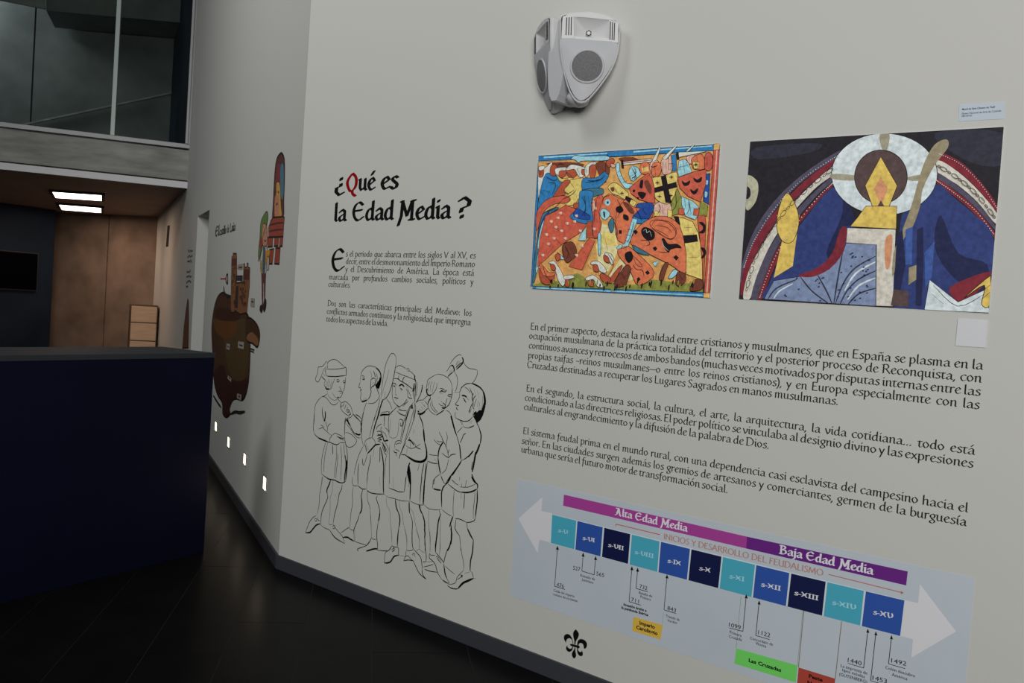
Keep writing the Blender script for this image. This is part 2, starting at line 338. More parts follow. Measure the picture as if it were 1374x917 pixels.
# floor: sub-floor plus slabs laid in strips
FA = math.radians(138.8); fd = Vector((math.cos(FA), math.sin(FA), 0)); fn = Vector((math.sin(FA), -math.cos(FA), 0))
fl = MB(); fl.box((-32, -9, -.12), (42, 0, 0), (0, 27, 0), (0, 0, .1185)); floor = struct(fl.build('floor', M['joint']), 'dark slate floor laid in long slabs')
edges = [-.894, -.569, -.244, .081, .524, .859, 1.19]
e = -.894
while e > -4.2: e -= .325; edges.insert(0, e)
slabs = 0
meshes = {}
def inside(c): 
    return c.y < DW + 1 if c.x > -4.3 else (c - W2.P).dot(W2.n) > -1.1
while edges[-1] < 1.6: edges.append(edges[-1] + .335)
for a, b_ in zip(edges, edges[1:]):
    off = random.uniform(0, 1.2); k = -3
    for k in range(-2, 9):
        t0 = k * 1.3 + off
        c = fn * ((a + b_) / 2) + fd * (t0 + .65)
        if not inside(c) or c.x > 2.5 or c.y < -1: continue
        w = round(b_ - a, 3)
        if w not in meshes:
            q = MB(); q.box(fd * .0015 + fn * .0015, fd * 1.297, fn * (w - .003), (0, 0, .014)); me_o = q.build('floor_slab', M['slab'], floor, bevel=0); meshes[w] = me_o.data; me_o.location = fn * a + fd * t0 + Vector((0, 0, -.014)); slabs += 1; continue
        o = bpy.data.objects.new('floor_slab', meshes[w]); COL.objects.link(o); o.parent = floor; o.location = fn * a + fd * t0 + Vector((0, 0, -.014)); slabs += 1
# far floor beyond the slabs that can be told apart
q = MB(); q.box(fn * edges[0] + fd * 12.8 + Vector((0, 0, -.014)), fd * 16, fn * 14, (0, 0, .012)); q.box(fn * -9 + fd * -4 + Vector((0, 0, -.014)), fd * 32, fn * (9 + edges[0] - .003), (0, 0, .012))
q.build('distant_floor_slabs', M['slab'], floor)
# baseboards
mb = MB(); mb.box((-4.30, DW - .014, 0), (10.3, 0, 0), (0, .014, 0), (0, 0, .08)); struct(mb.build('baseboard_right', M['base'], bevel=.002), 'dark grey skirting under the printed wall')
mb = MB(); w2f = lambda u0, u1: mb.box(W2.at(u0, 0, 0), W2.d * (u1 - u0), W2.n * .014, Z * .08)
w2f(.006, OP0); w2f(OP1, L2 - 1.6); struct(mb.build('baseboard_left', M['base']), 'dark skirting under the mural wall')

# front of the upper storey: soffit, fascia, beam, glazing
SZ = 2.87
S1 = onz(250.7, 252.9, SZ); S1.z = 0; S0 = onz(0, 227, SZ); S0.z = 0; bd = (S0 - S1).normalized(); bl = 9.0        # along the edge, away from wall 2
bn = Vector((-bd.y, bd.x, 0)); bn = bn if bn.dot(-S1) > 0 else -bn                          # towards the viewer
in2 = -bn
BP = Plane((S1.x, S1.y), math.degrees(math.atan2(bd.y, bd.x))); 
if BP.n.dot(bn) < 0: BP.n = -BP.n
bz = lambda x, y: BP.uz(x, y)[1]
z_f1 = bz(252.4, 244.5); z_b0 = z_f1 + .02; z_b1 = bz(255, 199.5); 
mb = MB(); mb.box(S1 + Z * SZ + in2 * .02 - bd * .6, bd * bl, in2 * 11, Z * .05); ceiling = struct(mb.build('ceiling', M['soffit']), 'low brown ceiling over the back hall')
mb = MB(); mb.box(S1 + Z * SZ - bd * .05, bd * bl, in2 * .02, Z * (z_f1 - SZ)); struct(mb.build('trim_1', M['white']), 'white fascia strip along the edge of the low ceiling')
mb = MB(); mb.box(S1 + Z * z_b0 - bd * .05 + in2 * .03, bd * bl, in2 * .35, Z * (z_b1 - z_b0 - .02)); mb.box(S1 + Z * (z_f1) + in2 * .12 - bd * .05, bd * bl, in2 * .2, Z * .03)
beam = struct(mb.build('trim_2', M['conc'], bevel=.008), 'board-marked concrete beam below the upper window')
def bpt(x, y, l=0): u_, z_ = BP.uz(x, y); return u_, z_
u_r, z_s1 = bpt(248.3, 192.7); z_s0 = bpt(255, 199.5)[1]
um0 = bpt(147.5, 178)[0]; um1 = bpt(153.5, 179)[0]
win = empty('window_1', S1 + Z * z_s0); struct(win, 'tall upper-storey window in a grey metal frame')
mb = MB(); mb.box(BP.at(-.02, z_s0, -.02), BP.d * bl, -BP.n * .10, Z * (z_s1 - z_s0)); mb.build('window_sill', M['frame'], win, bevel=.004)
mb = MB(); mb.box(BP.at(-.02, z_s1, -.02), BP.d * (u_r + .02), -BP.n * .12, Z * (HT - z_s1)); mb.box(BP.at(u_r * .35, z_s1, -.012), BP.d * .03, BP.n * .02, Z * (HT - z_s1)); mb.build('window_frame', M['frame'], win, bevel=.004)
mb = MB(); mb.box(BP.at(min(um0, um1), z_s1, -.03), BP.d * abs(um1 - um0), -BP.n * .09, Z * (HT - z_s1)); mb.build('mullion', M['mull'], win, bevel=.004)
for i, (a, b_) in enumerate(((u_r, min(um0, um1)), (max(um0, um1), bl - .1))):
    mb = MB(); mb.box(BP.at(a, z_s1, -.07), BP.d * (b_ - a), -BP.n * .008, Z * (HT - z_s1)); mb.build('pane', M['glass'], win)
# room behind the upper glass
DB = 3.2
up = bpy.data.objects.new('wall_back_upper', None); COL.objects.link(up); struct(up, 'dark concrete room seen through the upper window')
bu = lambda x, y: Plane(tuple((S1 + in2 * DB)[:2]), math.degrees(math.atan2(bd.y, bd.x))).uz(x, y)
seam = bu(45, 80)[0]
for a, b_ in ((-1.5, seam - .012), (seam + .012, bl + 1)):
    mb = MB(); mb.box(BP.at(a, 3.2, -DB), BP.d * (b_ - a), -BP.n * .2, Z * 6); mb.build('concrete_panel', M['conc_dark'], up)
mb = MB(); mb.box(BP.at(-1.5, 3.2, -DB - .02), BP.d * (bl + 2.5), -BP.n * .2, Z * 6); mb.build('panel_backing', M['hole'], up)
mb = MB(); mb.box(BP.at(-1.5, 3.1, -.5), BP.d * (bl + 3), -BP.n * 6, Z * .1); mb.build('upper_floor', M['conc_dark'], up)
# a deep concrete downstand crossing the upper room, and a thin bar standing in for a diagonal reflection
pu = Plane(tuple((S1 + in2 * 2.2)[:2]), math.degrees(math.atan2(bd.y, bd.x)))
pts = [pu.uz(62, 14), pu.uz(62, -60), pu.uz(250, -60), pu.uz(250, 31)]
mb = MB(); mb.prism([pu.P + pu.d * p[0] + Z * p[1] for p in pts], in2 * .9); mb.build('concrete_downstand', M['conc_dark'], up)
a1 = bu(30, 170); a2 = bu(235, 126)
mb = MB(); A_ = BP.at(a1[0], a1[1], -DB + .02); B_ = BP.at(a2[0], a2[1], -DB + .02); mb.prism([A_, B_, B_ + Z * .03, A_ + Z * .03], -in2 * .05); mb.build('reflection_bar', M['conc'], up)
mb = MB(); mb.box(BP.at(-.25, 3.15, -.2), BP.d * -.2, -BP.n * 5, Z * 5); mb.build('side_return', M['slate'], up)
pts = [pu.uz(-60, -60), pu.uz(58, -60), pu.uz(61, 12), pu.uz(0, 0), pu.uz(-60, -13)]
mb = MB(); mb.prism([pu.P + pu.d * p[0] + Z * p[1] for p in pts], in2 * .04); mb.build('concrete_upstand', M['conc'], up)

area('upper_room_fill', BP.at(3.7, 6.3, -2.45), BP.at(3.3, 5.0, -DB - .3), .7, .7, UPPER_LIGHT, (.85, .94, 1))  # added fill lamp, brightens the left end of the upper room

mb = MB(); mb.box(W2.at(7.3, 3.2, .002), W2.d * 4, W2.n * .04, Z * 3.8); mb.build('side_shade_sheet', M['slate'], up)  # dark sheet added over the white side wall to stand for its shade
# back wall of the low hall
T1 = onz(211.3, 291, SZ); T0 = onz(82, 285.5, SZ); T1.z = T0.z = 0; kd = (T0 - T1).normalized()
KP = Plane((T1.x, T1.y), math.degrees(math.atan2(kd.y, kd.x)))
if KP.n.dot(-T1) < 0: KP.n = -KP.n
us = KP.uz(146.5, 300)[0]
kb = bpy.data.objects.new('wall_back', None); COL.objects.link(kb); struct(kb, 'brown-lit concrete back wall in tall panels')
for a, b_ in ((-.6, us - .012), (us + .012, us + 2.1), (us + 2.124, us + 5)):
    mb = MB(); mb.box(KP.at(a, 0), KP.d * (b_ - a), -KP.n * .2, Z * SZ); mb.build('concrete_panel', M['conc_warm'], kb)
mb = MB(); mb.box(KP.at(-.6, 0, -.03), KP.d * 7, -KP.n * .2, Z * SZ); mb.build('panel_backing', M['hole'], kb)
# slate block with a screen
B1 = onz(75, 282, SZ); B1.z = 0
SP = Plane((B1.x, B1.y), -80)
if SP.n.dot(-B1) < 0: SP.n = -SP.n
mb = MB(); mb.box(SP.at(0, 0), SP.d * 4.5, -SP.n * .9, Z * (SZ - .002)); struct(mb.build('wall_partition', M['slate']), 'dark slate blue partition block left of the back wall')
sc = [SP.uz(50, 340), SP.uz(0, 336), SP.uz(0, 391.5), SP.uz(48.5, 391)]
t = empty('wall_screen', SP.at(sc[0][0], sc[3][1], .01)); tag(t, 'black flat screen mounted on the dark partition at the left edge', 'screen')
wd = (sc[0][1] - sc[3][1]) * 1.78
mb = MB(); mb.box(SP.at(sc[0][0], sc[3][1], .002), SP.d * wd, SP.n * .05, Z * (sc[0][1] - sc[3][1])); mb.build('bezel', M['hole'], t, bevel=.004)
mb = MB(); mb.box(SP.at(sc[0][0] + .02, sc[3][1] + .02, .051), SP.d * (wd - .04), SP.n * .004, Z * (sc[0][1] - sc[3][1] - .04)); mb.build('display', M['screen'], t)

# two recessed lamps in the low ceiling
for q, lab in (([(70.4, 254.9), (136.4, 259), (136.4, 267.2), (75, 262.8)], 'nearer of the two bright strip lamps in the brown ceiling'),
               ([(79.6, 272.6), (135.8, 276.5), (135.8, 283.8), (83.2, 279.2)], 'farther of the two bright strip lamps in the brown ceiling')):
    P = [onz(x, y, SZ) for x, y in q]; c = sum(P, Vector()) / 4
    ex = ((P[1] - P[0]) + (P[2] - P[3])) / 2; ey = ((P[3] - P[0]) + (P[2] - P[1])) / 2
    t = empty('ceiling_lamp', c); tag(t, lab, 'lamp', 'strip lamps in the low ceiling')
    o = c - ex / 2 - ey / 2
    mb = MB(); mb.box(o - Z * .03, ex, ey, Z * .012); mb.build('diffuser', M['lamp'], t)
    mb = MB()
    exn, eyn = ex.normalized() * .05, ey.normalized() * .05
    mb.box(o - exn - eyn - Z * .035, ex + exn * 2, eyn, Z * .034); mb.box(o - exn + ey - Z * .035, ex + exn * 2, eyn, Z * .034)
    mb.box(o - exn - Z * .035, exn, ey, Z * .034); mb.box(o + ex - Z * .035, exn, ey, Z * .034); mb.build('housing', M['hole'], t)
    l = area('ceiling_lamp_light', c - Z * .06, c - Z * 2, ex.length * .9, ey.length * .9, 7, (1, .52, .31))

# cabinet of drawers
cw = W2.uz(213.2, 440)[0]
CP = Plane(tuple(W2.at(cw, 0, .03)[:2]), AZ2 - 90)
if CP.n.dot(W2.d) > 0: CP.n = -CP.n
cq = [CP.uz(175.5, 408.6), CP.uz(212.5, 409.2)]
cu0, cu1, ct = min(cq[0][0], cq[1][0]), max(cq[0][0], cq[1][0]), cq[0][1]
t = empty('drawer_cabinet', CP.at((cu0 + cu1) / 2, 0)); tag(t, 'light wooden drawer cabinet with dark edges against the brown back wall', 'cabinet')
mb = MB(); mb.box(CP.at(cu0, 0, -.02), CP.d * (cu1 - cu0), -CP.n * .5, Z * ct); mb.build('body', M['oakdark'], t)
zs = [ct - .012, CP.uz(190, 433.2)[1], CP.uz(190, 457.6)[1]]; dh = zs[1] - zs[2]
while zs[-1] - dh > .06: zs.append(zs[-1] - dh)
for a, b_ in zip(zs, zs[1:] + [.05]):
    if a - b_ < .05: continue
    mb = MB(); mb.box(CP.at(cu0 + .015, b_ + .009, -.02), CP.d * (cu1 - cu0 - .03), CP.n * .02, Z * (a - b_ - .018)); mb.build('drawer', M['oak'], t, bevel=.003)

# reception desk
DB0 = onz(273.4, 741.4, 0); DP = Plane((DB0.x, DB0.y), -79.7)
if DP.n.dot(-DB0) < 0: DP.n = -DP.n
DH = 1.217; DL = 3.4; DD = .47
t = empty('reception_desk', DB0); tag(t, 'dark navy reception desk standing at the left beside the mural wall', 'desk')
mb = MB(); mb.box(DP.at(0, 0), DP.d * DL, -DP.n * DD, Z * (DH - .03)); mb.build('body', M['navy'], t, bevel=.003)
mb = MB(); mb.box(DP.at(-.006, DH - .03, .004), DP.d * (DL + .012), -DP.n * (DD + .01), Z * .03); mb.build('counter_top', M['navytop'], t, bevel=.003)

# four step lamps low on the mural wall
for x, y, w_, h_, lab in ((290.5, 572.5, 3.3, 12, 'small glowing step lamp farthest from the corner, beside the desk'), (307.6, 593.6, 3.6, 13.5, 'small glowing step lamp, second one from the desk'),
                    (329.3, 616.5, 4.2, 15, 'small glowing step lamp, third one from the desk'), (356.2, 649, 5.4, 18, 'small glowing step lamp nearest the wall corner')):
    uc, zc = W2.uz(x, y); ww = .72 * abs(W2.uz(x - w_ / 2, y)[0] - W2.uz(x + w_ / 2, y)[0]); hh = zdist(W2, x, y - h_ / 2, y + h_ / 2)
    t = empty('step_lamp', W2.at(uc, zc)); tag(t, lab, 'lamp', 'row of step lamps low on the mural wall')
    mb = MB(); mb.box(W2.at(uc - ww / 2, zc - hh / 2, .001), W2.d * ww, W2.n * .003, Z * hh); mb.build('diffuser', M['step'], t)
    mb = MB(); b2 = .008
    for u0, u1, z0, z1 in ((uc - ww / 2 - b2, uc + ww / 2 + b2, zc + hh / 2, zc + hh / 2 + b2), (uc - ww / 2 - b2, uc + ww / 2 + b2, zc - hh / 2 - b2, zc - hh / 2), (uc - ww / 2 - b2, uc - ww / 2, zc - hh / 2, zc + hh / 2), (uc + ww / 2, uc + ww / 2 + b2, zc - hh / 2, zc + hh / 2)):
        mb.box(W2.at(u0, z0, .001), W2.d * (u1 - u0), W2.n * .006, Z * (z1 - z0))
    mb.build('rim', M['frame'], t)
    area('step_lamp_light', W2.at(uc, zc, .006), W2.at(uc, zc, .8), ww * .7, hh * .7, .3, (1, .75, .5))

# ================================================================== PRINTED WALL
# title
t = empty('wall_title', W1.at(-3.4, 2.0)); tag(t, 'large blackletter title ¿Qué es la Edad Media? with a red Q on the right wall', 'lettering')
xh = zdist(W1, 520, 237, 253.6)
def seg(text, p0, p1, m=M['black'], xh_=None, nib=.225, name='title_word', **k): return pen_line(W1, text, p0, p1, xh_ or xh, m, name, t, GT, nib, .09, ang=.5, **k)
seg('¿', (449.5, 257), (460.5, 256.6)); seg('Q', (464, 256.6), (478.6, 256.2), M['red'])['label'] = 'red letter Q'
seg('ué', (480.6, 255.6), (502, 254.6)); seg('es', (510.5, 254), (532.5, 252.8))
seg('la', (447.8, 297.2), (463.6, 296.4)); seg('Edad', (472, 296.2), (526.8, 294.6)); seg('Media', (533, 295.4), (603.2, 292.8))
seg('?', (613, 292.6), (630.5, 292.2), xh_=zdist(W1, 620, 265, 292.4) / 1.5)
def para(label, lines, xh_, sx, nib=.15, name='wall_paragraph', thin=.06):
    t_ = empty(name, W1.at(*W1.uz(*lines[0][1]))); tag(t_, label, 'lettering')
    ks = []
    for tx, p0, p1 in lines:
        L = (Vector(W1.uz(*p1)) - Vector(W1.uz(*p0))).length; wl = sum(glyph(c, G, nib, .6, thin)[0] for c in tx if c != ' ') - .08
        if ' ' in tx: ks.append((L / xh_ - tx.count(' ') * .34) / wl)
    sx = min(ks)
    for tx, p0, p1 in lines: pen_line(W1, tx, p0, p1, xh_, M['grey'], 'text_line', t_, G, nib, thin, sx=sx)
    return t_
xA = zdist(W1, 550, 349.5, 355)
tp = para('small paragraph with a big drop capital beginning Es el periodo, below the title', [
 ('s el periodo que abarca entre los siglos V al XV, es', (464, 344.3), (637.8, 346.9)),
 ('decir, entre el desmoronamiento del Imperio Romano', (463.9, 354.2), (637, 358.6)),
 ('y el Descubrimiento de América. La época está', (463.3, 364.6), (635.6, 370.4)),
 ('marcada por profundos cambios sociales, políticos y', (441.5, 375.2), (634.8, 382.2)),
 ('culturales.', (440.4, 384.9), (469.9, 386.2))], xA, .86)
pen_line(W1, 'E', (443.6, 363.4), (462.5, 363.6), zdist(W1, 453, 334.5, 363.5) / 1.5, M['black'], 'drop_capital', tp, GT, .2, .07)['label'] = 'large black uncial drop capital'
para('small paragraph beginning Dos son las características, above the drawing of five men', [
 ('Dos son las características principales del Medievo: los', (439.6, 410.5), (632.2, 424.3)),
 ('conflictos armados continuos y la religiosidad que impregna', (438.3, 421), (631.2, 436.7)),
 ('todos los aspectos de la vida.', (437.8, 431.5), (520.3, 437.9))], xA, .86)
xB = zdist(W1, 720, 436.5, 442.6)
para('long paragraph beginning En el primer aspecto, right below the two pictures', [
 ('En el primer aspecto, destaca la rivalidad entre cristianos y musulmanes, que en España se plasma en la', (711.6, 442.3), (1318, 496.3)),
 ('ocupación musulmana de la práctica totalidad del territorio y el posterior proceso de Reconquista, con', (709.8, 454.6), (1316.3, 513.6)),
 ('continuos avances y retrocesos de ambos bandos (muchas veces motivados por disputas internas entre las', (709.3, 467.5), (1314.6, 531.5)),
 ('propias taifas –reinos musulmanes—o entre los reinos cristianos), y en Europa especialmente con las', (708.4, 480.6), (1313.2, 549.3)),
 ('Cruzadas destinadas a recuperar los Lugares Sagrados en manos musulmanas.', (707, 493.5), (1124, 543.8))], xB, .92)
para('paragraph beginning En el segundo, middle one of the three long paragraphs', [
 ('En el segundo, la estructura social, la cultura, el arte, la arquitectura, la vida cotidiana… todo está', (706, 525.2), (1307.2, 610.6)),
 ('condicionado a las directrices religiosas. El poder político se vinculaba al designio divino y las expresiones', (704, 537.5), (1304.8, 628)),
 ('culturales al engrandecimiento y la difusión de la palabra de Dios.', (702.8, 549.9), (1031.2, 602.5))], xB, .92)
para('paragraph beginning El sistema feudal, just above the timeline', [
 ('El sistema feudal prima en el mundo rural, con una dependencia casi esclavista del campesino hacia el', (701.6, 582.3), (1298, 687.9)),
 ('señor. En las ciudades surgen además los gremios de artesanos y comerciantes, germen de la burguesía', (699.8, 595.4), (1296, 706.4)),
 ('urbana que sería el futuro motor de transformación social.', (699.2, 607), (976, 662))], xB, .92)

